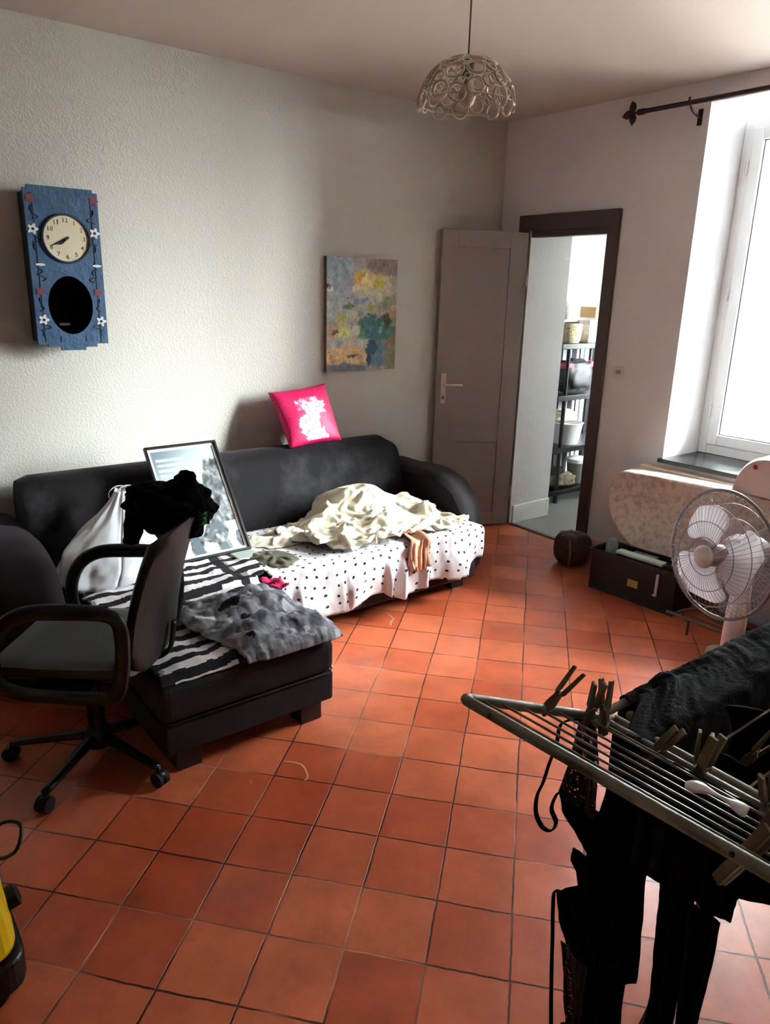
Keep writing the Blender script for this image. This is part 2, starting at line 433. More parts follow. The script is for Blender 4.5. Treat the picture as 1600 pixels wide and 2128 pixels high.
# baseboard in the doorway and behind it
b = B(); box(b, (D0, 0.02, 0), (D0+.014, T, .13)); struct('baseboard_doorway', b, m_white, bevel=.003)
b = B(); box(b, (.93, -.015, 0), (XR, 0, .09)); struct('baseboard_back', b, m_cream, bevel=.003)
b = B(); box(b, (0, YF, 0), (.015, -.02, .09)); struct('baseboard_left', b, m_cream, bevel=.003)
# side room
b = B(); box(b, (-1.5, 0, -.12), (1.2, 2.4, 0)); struct('floor_side_room', b, m_grey_floor)
b = B(); box(b, (-1.5, 2.4, 0), (1.4, 2.6, H)); struct('wall_side_room_far', b, m_white)
b = B(); box(b, (-1.7, T, 0), (-1.5, 2.6, H)); struct('wall_side_room_left', b, m_white)
b = B(); box(b, (-1.7, .2, 0), (-.25, T, H)); struct('wall_side_room_near', b, m_white)
b = B()
box(b, (1.2, T, 0), (1.36, 2.4, .9)); box(b, (1.2, T, 2.3), (1.36, 2.4, H)); box(b, (1.2, T, .9), (1.36, 1.40, 2.3)); box(b, (1.2, 2.1, .9), (1.36, 2.4, 2.3))
struct('wall_side_room_right', b, m_white)
b = B(); box(b, (-1.7, T, H), (1.4, 2.6, H+.15)); struct('ceiling_side_room', b, m_white)
b = B(); box(b, (.27, -.012, .0005), (.868, .02, .006)); struct('trim_threshold', b, m_brown_frame)
def window(name, M, w, h, sashes, handle=True, fw=.055, sw=.06, dep=.06):
    o = B()
    for a, c in (((0, 0, 0), (fw, dep, h)), ((w-fw, 0, 0), (w, dep, h)), ((fw, 0, 0), (w-fw, dep, fw)), ((fw, 0, h-fw), (w-fw, dep, h))): box(o, a, c, M)
    f = struct(name, o, m_pvc, bevel=.004)
    iw = (w-2*fw)/sashes
    for k in range(sashes):
        x0 = fw+k*iw+.002; x1 = fw+(k+1)*iw-.002; z0, z1 = fw+.002, h-fw-.002
        s = B(); y0, y1 = -.014, .04
        for a, c in (((x0, y0, z0), (x0+sw, y1, z1)), ((x1-sw, y0, z0), (x1, y1, z1)), ((x0+sw, y0, z0), (x1-sw, y1, z0+sw)), ((x0+sw, y0, z1-sw), (x1-sw, y1, z1))): box(s, a, c, M)
        so = obj('window_sash', s, m_pvc, f, bevel=.005)
        g = B(); box(g, (x0+sw-.004, .012, z0+sw-.004), (x1-sw+.004, .018, z1-sw+.004), M); obj('window_pane', g, m_glass, so)
        # grey spacer bead round the pane
        g = B(); q = .006
        for a, c in (((x0+sw, .004, z0+sw), (x0+sw+q, .011, z1-sw)), ((x1-sw-q, .004, z0+sw), (x1-sw, .011, z1-sw)), ((x0+sw+q, .004, z0+sw), (x1-sw-q, .011, z0+sw+q)), ((x0+sw+q, .004, z1-sw-q), (x1-sw-q, .011, z1-sw))): box(g, a, c, M)
        obj('glazing_bead', g, m_bluegrey, so)
        if k == 0:
            for zz in (.25, h*.5, h-.25):
                g = B(); tube(g, [M @ Vector((x0-.004, -.02, zz-.035)), M @ Vector((x0-.004, -.02, zz+.035))], .008, 10); obj('hinge', g, m_pvc, so, auto=40)
    return f
w1 = window('window_1', Matrix.Translation((W0, T-.045, WZ0+.025)), W1-W0, WZ1-WZ0-.045, 2)
window('window_2', Matrix.Translation((1.2, 2.1, .9)) @ Matrix.Rotation(R(-90), 4, 'Z'), .70, 1.4, 1)
b = B(); box(b, (W0, T-.045, WZ0+.001), (W1, T-.002, WZ0+.024)); struct('trim_1', b, m_slate)
b = B(); box(b, (W0-.015, -.03, WZ0), (W0, 0, WZ0+.024)); box(b, (W0+.0005, -.03, WZ0+.0005), (W1-.0005, T-.05, WZ0+.024)); box(b, (W1, -.03, WZ0), (W1+.015, 0, WZ0+.024))
struct('windowsill_1', b, m_slate, bevel=.003)
b = B(); box(b, (W0-.10, -.065, .600), (W1+.1, 0, .640)); struct('trim_2', b, m_cream, bevel=.004)
# door casing
cas = B(); box(cas, (.185, -.03, DZ-.012), (.935, 0, 2.035)); box(cas, (D1-.004, -.03, 0), (.935, 0, DZ-.012)); box(cas, (.185, -.03, 0), (.262, 0, DZ-.012))
struct('trim_door_casing', cas, m_brown_frame, bevel=.003)
b = B(); box(b, (D0, 0.0, DZ-.05), (D1, .06, DZ-.001)); box(b, (D1-.022, 0, 0.006), (D1-.001, .06, DZ-.05)); struct('trim_door_lining', b, m_brown_frame, bevel=.002)

# door leaf, swung open into the room
dr = bpy.data.objects.new('door_1', None); COL.objects.link(dr); dr['kind'] = 'structure'
dr.location = (.268, -.034, 0); dr.rotation_euler = (0, 0, math.atan2(-.49, -.222))
LW = .565; b = B()
# stiles and rails (local x from hinge to free edge; room-facing side is +y)
def leafbox(x0, x1, z0, z1, d=.0): box(b, (x0, -.018, z0), (x1, .018-d, z1))
z = [.012, .10, .60, .72, 1.83, 1.93]; sx = .115
leafbox(0, sx, z[0], z[5]); leafbox(LW-.1, LW, z[0], z[5])
leafbox(sx, LW-.1, z[0], z[1]); leafbox(sx, LW-.1, z[2], z[3]); leafbox(sx, LW-.1, z[4], z[5])
leaf = obj('door_leaf', b, m_taupe, dr, bevel=.002)
for a, c in ((1, 2), (3, 4)):
    b = B(); box(b, (sx+.001, -.010, z[a]+.001), (LW-.101, .0125, z[c]-.001)); obj('door_panel', b, m_taupe, leaf, bevel=.001)
b = B()
box(b, (LW-.065, .018, .86), (LW-.030, .026, 1.055)); hp = obj('handle_plate', b, m_handle, dr, bevel=.006)
b = B(); tube(b, smoothpts([(LW-.047, .026, .985), (LW-.047, .062, .985), (LW-.060, .068, .985), (LW-.16, .066, .985)]), .008, 10); obj('door_handle', b, m_handle, hp, smooth=True)
b = B(); tube(b, [(LW-.047, .026, .90), (LW-.047, .030, .90)], .009, 12); obj('lock_cylinder', b, m_chrome, hp)
for zz in (.25, 1.65):
    b = B(); tube(b, [(-.002, .022, zz-.04), (-.002, .022, zz+.04)], .008, 10); obj('hinge', b, m_taupe, dr, auto=40)

# light switch
t = thing('light_switch', 'flat beige light switch on the wall right of the doorway', 'light switch', (1.033, 0, 1.137))
b = B(); box(b, (-.04, -.008, -.04), (.04, 0, .04)); obj('face_plate', b, mat('beige_plastic', (216, 208, 204), .4), t, bevel=.004)
b = B(); box(b, (-.016, -.014, -.012), (.016, -.009, .012)); obj('rocker', b, mat('dull_beige_plastic', (160, 146, 138), .4), t, bevel=.002)

# outside
b = B(); box(b, (-12, .45, -.5), (14, 22, -.3)); tag(struct('ground_outside', b, mat('outside_gravel', (112, 108, 102), .9)), kind='structure')
t = thing('neighbouring_house', 'pale rendered house with a yellow shutter strip outside the window', 'house', (-2.5, 9.5, -.3))
b = B(); box(b, (-9, 0, 0), (10, 4, 6.4)); obj('house_wall', b, m_facade, t)
b = B(); box(b, (-.15, -.06, -.2), (.14, 0, 1.4)); obj('shutter', b, m_yel_ext, t, bevel=.01)
b = B(); box(b, (.14, -.04, -.2), (1.2, -.002, 1.4)); obj('window_pane', b, mat('dim_glass', (170, 160, 160), .2), t)

# ================================================================== sofa
sofa = thing('corner_sofa', 'charcoal velvet corner sofa with rounded arms and a short chaise along the left wall', 'sofa', (0, 0, 0))
YL, YR = -3.12, -1.035
def backpart(name, y0, y1, roundend):
    prof = [(.06, .10), (.06, .55), (.075, .66), (.12, .715), (.19, .73), (.26, .715), (.31, .67), (.35, .56), (.40, .36), (.42, .10)]
    prof = [(p.x, p.y) for p in smoothpts([(x, zz, 0) for x, zz in prof], 3)]
    b = B(); n = 14; rings = []
    for k in range(n+1):
        y = lerp(y0, y1, k/n)
        e = 0
        if roundend: d = max(0, y-(y1-.10))/.10; e = 1-math.sqrt(max(0, 1-d*d)) if d > 0 else 0
        e0 = max(0, (y0+.03)-y)/.03; e = max(e, .35*(1-math.sqrt(max(0, 1-e0*e0)))) if e0 > 0 else e
        ring = []
        for (x, zz) in prof:
            sz = zz-(.05*e*max(0, (zz-.3)/.43)); sx_ = lerp(x, .22, .35*e)
            ring.append(b.verts.new((sx_, y, sz)))
        rings.append(ring)
    for A, C in zip(rings, rings[1:]):
        for j in range(len(prof)): b.faces.new((A[j], A[(j+1) % len(prof)], C[(j+1) % len(prof)], C[j]))
    b.faces.new(rings[0][::-1]); b.faces.new(rings[-1])
    return obj(name, b, m_velvet, sofa, auto=50)
backpart('backrest', YL, -2.372, False)
backpart('backrest', -2.368, YR, True)
def arm(ya, yb, profA, profB):
    """profiles in (x,z) starting at floor front going up and back"""
    def full(pr): 
        s = [(p.x, p.y) for p in smoothpts([(x, zz, 0) for x, zz in pr], 4)]
        return s+[(.04, s[-1][1]), (.04, .06)]
    A, C = full(profA), full(profB); b = B(); n = 8; rings = []
    for k in range(n+1):
        t = k/n; y = lerp(ya, yb, t)
        e = (2*t-1)**6*.028
        ring = []
        for (x0, z0), (x1, z1) in zip(A, C):
            x, zz = lerp(x0, x1, t), lerp(z0, z1, t)
            f = e if x > .05 else 0
            ring.append(b.verts.new((x-f*(1 if zz < .5 else .3), y, zz-(e if zz > .3 else 0))))
        rings.append(ring)
    m = len(A)
    for Q, S in zip(rings, rings[1:]):
        for j in range(m): b.faces.new((Q[j], Q[(j+1) % m], S[(j+1) % m], S[j]))
    b.faces.new(rings[0][::-1]); b.faces.new(rings[-1])
    return obj('armrest', b, m_velvet2, sofa, auto=50)
pi_ = [(.885, .03), (.905, .18), (.90, .30), (.85, .43), (.74, .52), (.58, .558), (.40, .555), (.2, .54)]
po_ = [(.775, .03), (.775, .18), (.765, .28), (.72, .40), (.62, .50), (.48, .545), (.34, .55), (.2, .54)]
arm(-1.03, -.765, pi_, po_)
arm(-3.125, -3.39, [(x+.02, zz) for x, zz in pi_], po_)
b = B(); box(b, (.10, -3.11, .07), (1.0, -1.05, .28)); obj('sofa_base', b, m_velvet2, sofa, bevel=.02)
for y0, y1 in ((-3.10, -2.36), (-2.35, -1.045)):
    b = B(); box(b, (.40, y0, .28), (1.015, y1, .355)); obj('seat_cushion', b, m_velvet2, sofa, bevel=.03)
# chaise
CX, CY0, CY1 = 1.625, -3.05, -2.40
b = B(); box(b, (1.02, CY0, .088), (CX, CY1, .205)); obj('chaise_base', b, m_velvet2, sofa, bevel=.012)
b = B(); box(b, (1.02, CY0-.003, .205), (CX+.006, CY1+.003, .335)); obj('chaise_cushion', b, m_velvet2, sofa, bevel=.03)
b = B(); tube(b, [(1.03, CY1+.003, .206), (CX-.02, CY1+.003, .206), (CX+.003, CY1-.02, .206), (CX+.003, CY0+.02, .206), (CX-.02, CY0-.003, .206), (1.03, CY0-.003, .206)], .004, 6); obj('piping', b, m_velvet, sofa, smooth=True)
for x, y in ((1.50, -2.52), (1.50, -3.0), (.84, -1.16), (.84, -3.0), (.2, -1.2), (.2, -3.0)):
    b = B(); prism(b, [(0, 0), (.09, 0), (.09, .09), (0, .09)], lambda p, d, x=x, y=y: (x+p[0]-(.01 if d == 0 else 0)*0, y+p[1], d), 0, .088); obj('foot', b, m_box, sofa, bevel=.004)

# dotted cover on the seat
def seatdrape(y0, y1, xb, hemf, amp=.012, zt=.362, seed=0):
    def fn(u, v):
        y = lerp(y0, y1, u)
        hem = hemf(u)
        L1 = 1.03-xb; L2 = zt-hem; s = v*(L1+L2+.03)
        w = fb(u*9+seed, v*3)*.010
        if s < L1:
            x = xb+s; zz = zt+.006+abs(fb(x*7+seed, y*7))*.014*sstep(0, .1, s)
            return (x, y+w*.4, zz)
        a = (s-L1)/.03
        if a < 1:
            an = a*math.pi/2; return (1.03+.012*math.sin(an), y+w*.4, zt-.012*(1-math.cos(an))+.006)
        d = s-L1-.03
        fold = (.5+.5*math.sin(u*46+3*math.sin(u*11+seed)))**3
        return (1.044+fold*amp*3*sstep(0, .16, d)+.012*fb(u*14+seed, d*6), y+.02*math.sin(u*31)*sstep(0, .2, d), zt-.006-d)
    return fn
def hem(u):
    y = lerp(-2.33, -1.05, u)
    if y < -1.25: return .135+.018*math.sin(u*19)+.02*fb(u*8)
    return lerp(.13, .20, sstep(-1.25, -1.08, y))+.015*math.sin(u*40)
o = sheet('seat_cover', seatdrape(-2.33, -1.05, .44, hem), 150, 60, m_dot, thick=.003, uvs=(1.28, .9)); tag(o, 'white cotton cover with small black dots draped over the sofa seat', 'sofa cover')

# striped / grey blankets on the chaise
def stripes(u, v):
    s = (v*14+.25*fb(u*3, v*2)+u*.8) % 1
    q = (u*2.3+.12*fb(v*3, 5)) % 1
    dark = s > .5
    c = (38, 36, 42) if dark else (226, 222, 224)
    if q > .86: c = (44, 42, 48) if not dark else (30, 28, 34)
    if q < .05 and not dark: c = (150, 140, 130)
    if .50 < u < .62 and .0 < v < .13: c = (104, 40, 70) if (v*40) % 1 > .4 else (60, 30, 45)
    return c
def bl1(u, v):
    x = lerp(.52, 1.612, v); y = lerp(-3.045, -2.33, u)
    y += (.03*fb(v*4, 1) if u < .9 else .05*fb(v*5, 2))
    zz = .367+.020*abs(fb(x*5, y*5))+.012*math.exp(-((y+2.7)/.1)**2)*abs(math.sin(x*9))
    if x > 1.0: zz = min(zz, .385); y = min(y, -2.385-.05*sstep(1.0, 1.5, x))
    if x > 1.02: zz -= .018
    if v > .97: zz -= .012
    return (x, y, zz)
o = sheet('striped_blanket', bl1, 90, 170, m_vc_matte, thick=.006, colf=stripes); tag(o, 'black and white striped blanket spread over the sofa chaise', 'blanket')
def greyc(u, v):
    n = fb(u*9, v*9)+.6*fb(u*22, v*22+4)
    g = 138+52*n+30*nz(u*40+8*v, v*9)
    if nz(u*7, v*6, 3) > .42: g = 205
    if nz(u*4+9, v*7, 1) > .40: g = 36
    return (max(14, g-2), max(14, g), max(16, g+10))
def bl2(u, v):
    x = lerp(1.13, 1.655, v); y0 = lerp(-2.86, -2.76, v); y1 = lerp(-2.38, -2.385, v)
    x += .05*fb(u*3, 7)*(v < .2)
    x = x+(.04*math.sin(u*3.0)-.02*abs(fb(u*6, 1)) if v > .6 else 0)*sstep(.6, 1, v)
    y = lerp(y0, y1, u)+.03*fb(v*4, 3)
    e = max(0, 1-((u-.5)*2)**4)*max(0, 1-((v-.5)*2)**4)
    zz = .375+.055*e*(.6+abs(fb(x*5.5, y*5.5))*1.2)+.012*e*math.sin(x*40+6*fb(x*3, y*3))
    return (min(x, 1.67), y, zz-(.015 if u > .985 or v > .985 else 0))
o = sheet('grey_blanket', bl2, 80, 80, m_vc_matte, thick=.008, colf=greyc); tag(o, 'mottled grey fleece blanket crumpled on the end of the chaise', 'blanket')
# pink scarf bit
def pk(u, v):
    x = lerp(1.13, 1.22, u); y = lerp(-2.44, -2.36, v)
    return (x+.02*v, y+.01*fb(u*4, v*4), .405+.02*math.sin(u*7)*math.sin(v*6+1)+.008*fb(u*9, v*9))
o = sheet('pink_cloth', pk, 22, 22, mat('hot_pink_cloth', (214, 40, 104), .8), thick=.006); tag(o, 'small crumpled hot pink cloth lying beside the grey blanket', 'cloth')

def cloth_drop(name, label, cat, m, cx, cy, lx, ly, rot, n, lumps, zseat, frames=45, squeeze=(.72, .7), seed=1, z0=.06):
    """let a real cloth settle on the seat: sheet starts rumpled, falls over lumps of itself"""
    c_, s_ = math.cos(rot), math.sin(rot)
    nx = n; ny = int(n*ly/lx)
    V = []
    for j in range(ny+1):
        for i in range(nx+1):
            a, b_ = (i/nx-.5)*lx, (j/ny-.5)*ly
            px, py = a*squeeze[0], b_*squeeze[1]
            x, y = cx+px*c_-py*s_, cy+px*s_+py*c_
            k = .085
            h = k*math.sin(a*19+3*noise.noise(Vector((a*4, b_*4, seed))))*.5+k*math.sin(b_*17+3*noise.noise(Vector((a*4+7, b_*4, seed))))*.5
            top = max([lh*math.exp(-((x-lx_)**2+(y-ly_)**2)/(lr*1.2)**2) for lx_, ly_, lr, lh in lumps] or [0])
            V.append((x, y, zseat+z0+.05+h+top*1.1))
    F = [(j*(nx+1)+i, j*(nx+1)+i+1, (j+1)*(nx+1)+i+1, (j+1)*(nx+1)+i) for j in range(ny) for i in range(nx)]
    me = bpy.data.meshes.new(name+'_sim'); me.from_pydata(V, [], F)
    o = bpy.data.objects.new(name+'_sim', me); COL.objects.link(o)
    # rest shape is the flat sheet
    o.shape_key_add(name='Basis'); 
    sk = o.shape_key_add(name='rest')
    for j in range(ny+1):
        for i in range(nx+1): sk.data[j*(nx+1)+i].co = ((i/nx-.5)*lx, (j/ny-.5)*ly, 0)
    md = o.modifiers.new('cloth', 'CLOTH'); st = md.settings
    st.rest_shape_key = sk
    st.quality = 6; st.mass = .25; st.tension_stiffness = 12; st.compression_stiffness = 12; st.shear_stiffness = 4; st.bending_stiffness = .5; st.air_damping = 1.5
    cs = md.collision_settings; cs.distance_min = .006; cs.use_self_collision = True; cs.self_distance_min = .007; cs.self_friction = 8; cs.friction = 25 if hasattr(cs, 'friction') else 0; cs.collision_quality = 3
    md.point_cache.frame_start = 1; md.point_cache.frame_end = frames
    # collider: seat plus lumps
    G = 60; CV = []
    for j in range(G+1):
        for i in range(G+1):
            x, y = cx-.7+1.4*i/G, cy-.9+1.8*j/G
            z = zseat+sum(lh*math.exp(-((x-lx_)**2+(y-ly_)**2)/lr**2) for lx_, ly_, lr, lh in lumps)
            if x > 1.03: z = zseat-(x-1.03)*6
            if x < .44: z = zseat+(.44-x)*4
            CV.append((x, y, z))
    CF = [(j*(G+1)+i, j*(G+1)+i+1, (j+1)*(G+1)+i+1, (j+1)*(G+1)+i) for j in range(G) for i in range(G)]
    cm = bpy.data.meshes.new('tmp_col'); cm.from_pydata(CV, [], CF); co_ = bpy.data.objects.new('tmp_col', cm); COL.objects.link(co_)
    co_.modifiers.new('c', 'COLLISION'); co_.collision.thickness_outer = .004; co_.collision.cloth_friction = 30
    for f in range(1, frames+1): sc.frame_set(f)
    dg = bpy.context.evaluated_depsgraph_get(); ev = o.evaluated_get(dg)
    nm = bpy.data.meshes.new_from_object(ev); nm.name = name
    bpy.data.objects.remove(o); bpy.data.objects.remove(co_); sc.frame_set(1)
    r = link(name, nm, m, None, True, [('SOLIDIFY', dict(thickness=.003, offset=0)), ('SUBSURF', dict(levels=1, render_levels=1))])
    nm.materials.clear(); nm.materials.append(m)
    return tag(r, label, cat)

# cream sheets pile: mound heightfield with folds
def heap(name, label, cat, cx, cy, rx, ry, hmax, m, seed, rot=0, base=.372, n=90, foldamp=.028, peaks=()):
    c_, s_ = math.cos(rot), math.sin(rot)
    def fn(u, v):
        a, b_ = 2*u-1, 2*v-1
        # square -> rounded
        r = max(abs(a), abs(b_)); L = math.hypot(a, b_) or 1
        th = math.atan2(b_, a)
        k = r*(1+.18*fb(math.cos(th)*1.6+seed, math.sin(th)*1.6))
        dx, dy = a/L*k*rx, b_/L*k*ry
        x = cx+dx*c_-dy*s_; y = cy+dx*s_+dy*c_
        z = hmax*(1-sstep(.15, 1.0, r))
        for (px, py, pr, ph) in peaks: z += ph*math.exp(-(((x-px)**2+(y-py)**2)/pr**2))*(1-r**6)
        w = math.sin(th*7+3*fb(x*4+seed, y*4)+r*4)
        rid = (1-abs(fb(x*6.5+seed, y*6.5, 1.3)))**3
        z += foldamp*(rid+.5*w*sstep(.1, .6, r))*(1-r**8)
        return (x, y, base+max(0.004, z)*(1-r**14))
    o = sheet(name, fn, n, n, m, thick=.004); return tag(o, label, cat)
cloth_drop('cream_sheet', 'crumpled cream bed sheet heaped on the dotted sofa cover', 'bed sheet', m_cream_cloth, .68, -1.60, .84, 1.25, .12, 52,
           [(.53, -1.66, .15, .15), (.56, -1.45, .12, .12), (.72, -1.52, .15, .05), (.64, -1.25, .12, .07)], .374, frames=50, squeeze=(.70, .84))
heap('cream_shirt', 'pale cream cloth trailing across the sofa seat towards the framed poster', 'cloth', .66, -2.06, .10, .19, .02, m_cream_cloth, 8.2, -.15, foldamp=.026, n=60, base=.376)
def tanf(u, v):
    x, y, z = seatdrape(-1.565, -1.435, .80, lambda q: .265-.03*math.sin(q*3.1), zt=.378, seed=3)(u, v)
    return (x+.012+.010*math.sin(u*9), y+.02*math.sin(v*5), z+.010*math.sin(u*9+1)*(v < .7))
o = sheet('tan_cloth', tanf, 30, 40, m_tan_cloth, thick=.004); tag(o, 'small tan cloth hanging over the front edge of the dotted sofa cover', 'cloth')
heap('olive_grey_cloth', 'dark olive cloth lying flat beside the foot of the framed poster', 'cloth', .86, -2.22, .12, .10, .006, mat('olive_cloth', (88, 84, 70), .9), 2.5, .3, foldamp=.014, n=40, base=.374)

# pink sequin cushion on the backrest
def pinkc(u, v, s):
    if s < 0: return (206, 24, 90)
    w = 0
    d = abs(u-.56-.10*math.sin(v*7))-.20+.16*fb(u*5, v*5)
    if v > .30 and d < 0: w = 1
    if .22 < v < .42 and .28 < u < .72: w = max(w, .5+1.5*fb(u*7, v*9))
    if nz(u*26, v*26, 2) > .25: w *= .55
    if v > .95 or v < .1: w = 0
    w = max(0, min(1, w)); g = 1+.15*nz(u*30, v*30)
    return tuple(min(255, lerp(a, b_, w)*g) for a, b_ in ((214, 236), (22, 206), (92, 214)))
o = pillow('pink_cushion', [(.10, -1.815, 1.012), (.10, -1.450, 1.042), (.235, -1.420, .735), (.25, -1.770, .722)], .062, m_vc_sequin, n=34, colf=pinkc, nrm=(.93, -.12, .36), pinch=.05)
tag(o, 'hot pink sequin cushion with a white worn patch on top of the sofa backrest', 'cushion')

# framed poster
P0 = Vector((.70, -2.605, .372)); ex = Vector((0.0, .355, 0)); up = Vector((-.355, 0, .455)); ex = ex+Vector((-.005, 0, .002)); up = up+Vector((0, .0, 0))
nrm = ex.cross(up).normalized()
if nrm.x < 0: nrm = -nrm
t = thing('framed_poster', 'black framed black and white mountain poster leaning on the sofa backrest', 'framed poster', (0, 0, 0))
def PP(u, v, d=0): return P0+ex*u+up*v+nrm*d
def frame_bars(u0, u1, v0, v1, w, h, d0, d1, m, nm):
    b = B()
    for (a, c, e, f) in ((u0, u1, v0, v0+h), (u0, u1, v1-h, v1), (u0, u0+w, v0+h, v1-h), (u1-w, u1, v0+h, v1-h)):
        vs = [b.verts.new(PP(*q)) for q in ((a, e, d0), (c, e, d0), (c, f, d0), (a, f, d0), (a, e, d1), (c, e, d1), (c, f, d1), (a, f, d1))]
        for q in [(0, 3, 2, 1), (4, 5, 6, 7), (0, 1, 5, 4), (1, 2, 6, 5), (2, 3, 7, 6), (3, 0, 4, 7)]: b.faces.new([vs[i] for i in q])
    return obj(nm, b, m, t, bevel=.001)
frame_bars(0, 1, 0, 1, .03, .019, 0, .018, m_black, 'frame')
frame_bars(.03, .97, .019, .981, .035, .021, .002, .008, m_white, 'passe_partout')
def poster(u, v):
    y = 1-v
    c = 150+20*fb(u*4, y*4)
    sky = (168-60*y*.4, 186-50*y*.3, 194-40*y*.3)
    mt = .30+.28*(1-min(1, abs(u-.98)*1.9))*1+.05*fb(u*9, 3)    # mountain on the right
    tree = nz(u*18, y*14, 1)
    if v > 1-(.52-.36*sstep(.55, .95, u)): pass
    top = .62-.50*sstep(.45, .85, u)+.05*fb(u*12, 1)
    if y < top: c3 = (lerp(120, 190, sstep(0, .5, y+u*.5)), lerp(136, 206, sstep(0, .5, y+u*.5)), lerp(146, 212, sstep(0, .5, y+u*.5)))
    else:
        g = 112+90*fb(u*9, y*14)+50*tree; c3 = (g, g+4, g+8)
    if u < .5 and .06 < y < .34:
        ln = (y-.06+u*.00)/.052; fr = ln % 1
        if .25 < fr < .72 and u > .06 and u < .50-.08*((int(ln)*7) % 3)/2 and nz(u*60, int(ln)*9.1) > -.3: c3 = (226, 230, 236)
    if y > .74:
        bl = nz(u*5+2, y*7, 4)
        if bl > .05: c3 = (196, 216, 222)
        elif bl < -.2: c3 = (92, 102, 112)
    return tuple(max(12, min(245, k)) for k in c3)
sheet('poster_print', lambda u, v: PP(.065+.87*u, .04+.92*v, .003), 90, 120, m_vc_print, t, thick=0, colf=poster, smooth=False)
b = B(); vs = [b.verts.new(PP(*q)) for q in ((.03, .019, .0095), (.97, .019, .0095), (.97, .981, .0095), (.03, .981, .0095))]; b.faces.new(vs); obj('glazing', b, m_glass, t)
b = B(); vs = [b.verts.new(PP(*q)) for q in ((.02, .01, .001), (.98, .01, .001), (.98, .99, .001), (.02, .99, .001))]; b.faces.new(vs); obj('backing_board', b, m_box, t)
# small glass framed card under the poster corner
b = B(); box(b, (.705, -2.36, .372), (.80, -2.25, .380)); o = obj('glass_coaster', b, mat('pale_green_glass', (170, 182, 176), .15), bevel=.003); tag(o, 'pale glass slab lying under the lower right corner of the framed poster', 'glass slab')

# white plastic bag
def bagf(u, v):
    th = u*2*math.pi; k = v
    cx = lerp(.72, .47, k**.9); cy = lerp(-2.93, -2.755, k); r = lerp(1, .16, sstep(.25, 1.0, k))
    bx, by = .13*r, .175*r
    bul = 1+.12*math.sin(k*math.pi)
    cr = 1+.16*fb(math.cos(th)*2.2, math.sin(th)*2.2, k*3)+.07*math.sin(th*9+k*8)*k
    z = .370+.315*k+.02*fb(math.cos(th)*2, math.sin(th)*2, 5)*k
    if k < .06: bul *= .8+k*3.3
    if k > .93: r *= 1.6
    return (cx+math.cos(th)*bx*bul*cr, cy+math.sin(th)*by*bul*cr, z)
t = thing('plastic_bag', 'translucent white plastic bag standing between the left armrest and the poster', 'bag', (0, 0, 0))
sheet('bag_body', bagf, 72, 50, m_bag, t, thick=.0015)
def handle(k):
    def f(u, v):
        a = lerp(-.5, 3.6, u); r = .035
        return (.46+.012*k+.01*math.sin(a)+.012*v, -2.77+.03*k+r*math.cos(a)*1.2, .665+r*math.sin(a)*1.0+.01*v)
    return f
for k in (0, 1): sheet('bag_handle', handle(k), 24, 4, m_bag, t, thick=.002)

# ================================================================== office chair
CC = Vector((1.352, -3.180, 0)); ch = math.atan2(-.771, -.635)     # facing heading
chair = thing('office_chair', 'black swivel office chair with loop armrests and a five-star base beside the sofa', 'office chair', CC, ch)
# local: +x forward, +y left.
def prot(name, bm, m, **kw): return obj(name, bm, m, chair, **kw)
b = B()
pr = [(-.225, 0), (-.22, -.03), (.21, -.03), (.235, 0)]
def seatf():
    b = B(); n = 16; rings = []
    for k in range(n+1):
        y = lerp(-.225, .225, k/n); e = 1-math.sqrt(max(0, 1-(abs(y)/.225)**6)) if abs(y) < .2249 else 1
        L = [(-.215, .425), (-.225, .445), (-.20, .470), (-.1, .466), (.05, .462), (.17, .468), (.215, .455), (.225, .435), (.21, .418), (0, .412)]
        L = [(p.x, p.y) for p in smoothpts([(x, z_, 0) for x, z_ in L], 3, True)]
        rings.append([b.verts.new((x*(1-.12*e), y, .44+(z_-.44)*(1-.45*e)+.004*math.sin(x*60)*(1-e)*(z_ > .455))) for x, z_ in L])
    m = len(rings[0])
    for Q, S in zip(rings, rings[1:]):
        for j in range(m): b.faces.new((Q[j], Q[(j+1) % m], S[(j+1) % m], S[j]))
    b.faces.new(rings[0][::-1]); b.faces.new(rings[-1]); return b
prot('seat', seatf(), m_greycloth, auto=50)
b = B(); box(b, (-.19, -.19, .392), (.18, .19, .417)); prot('seat_pan', b, m_black, bevel=.012)
# backrest : slightly curved slab leaning backwards
def backf(off0, off1, w, z0, z1, name, m):
    b = B(); n = 14; k2 = 14; G = {}
    for s, off in ((0, off0), (1, off1)):
        for i in range(n+1):
            for j in range(k2+1):
                a = 2*i/n-1; c = 2*j/k2-1
                rr = (abs(a)**5+abs(c)**5)**.2; q = 1/max(1, rr) if rr > 1 else 1
                a2, c2 = a*q, c*q
                y = a2*w*(1-.10*max(0, c2)); zz = lerp(z0, z1, (c2+1)/2)
                lean = (zz-z0)*.27
                curve = .03*(a2*a2)+.025*math.sin((c2+1)*1.4)
                G[s, i, j] = b.verts.new((-.235-lean+curve+off*(1-.6*max(abs(a), abs(c))**8), y, zz))
    for s in (0, 1):
        for i in range(n):
            for j in range(k2):
                b.faces.new([G[s, i, j], G[s, i+1, j], G[s, i+1, j+1], G[s, i, j+1]])
    rim = [(i, 0) for i in range(n)]+[(n, j) for j in range(k2)]+[(i, k2) for i in range(n, 0, -1)]+[(0, j) for j in range(k2, 0, -1)]
    for q in range(len(rim)):
        A, C = rim[q], rim[(q+1) % len(rim)]; b.faces.new([G[0, A[0], A[1]], G[0, C[0], C[1]], G[1, C[0], C[1]], G[1, A[0], A[1]]])
    return prot(name, b, m, auto=60)
backf(.0, -.018, .215, .405, .875, 'back_shell', m_greycloth)
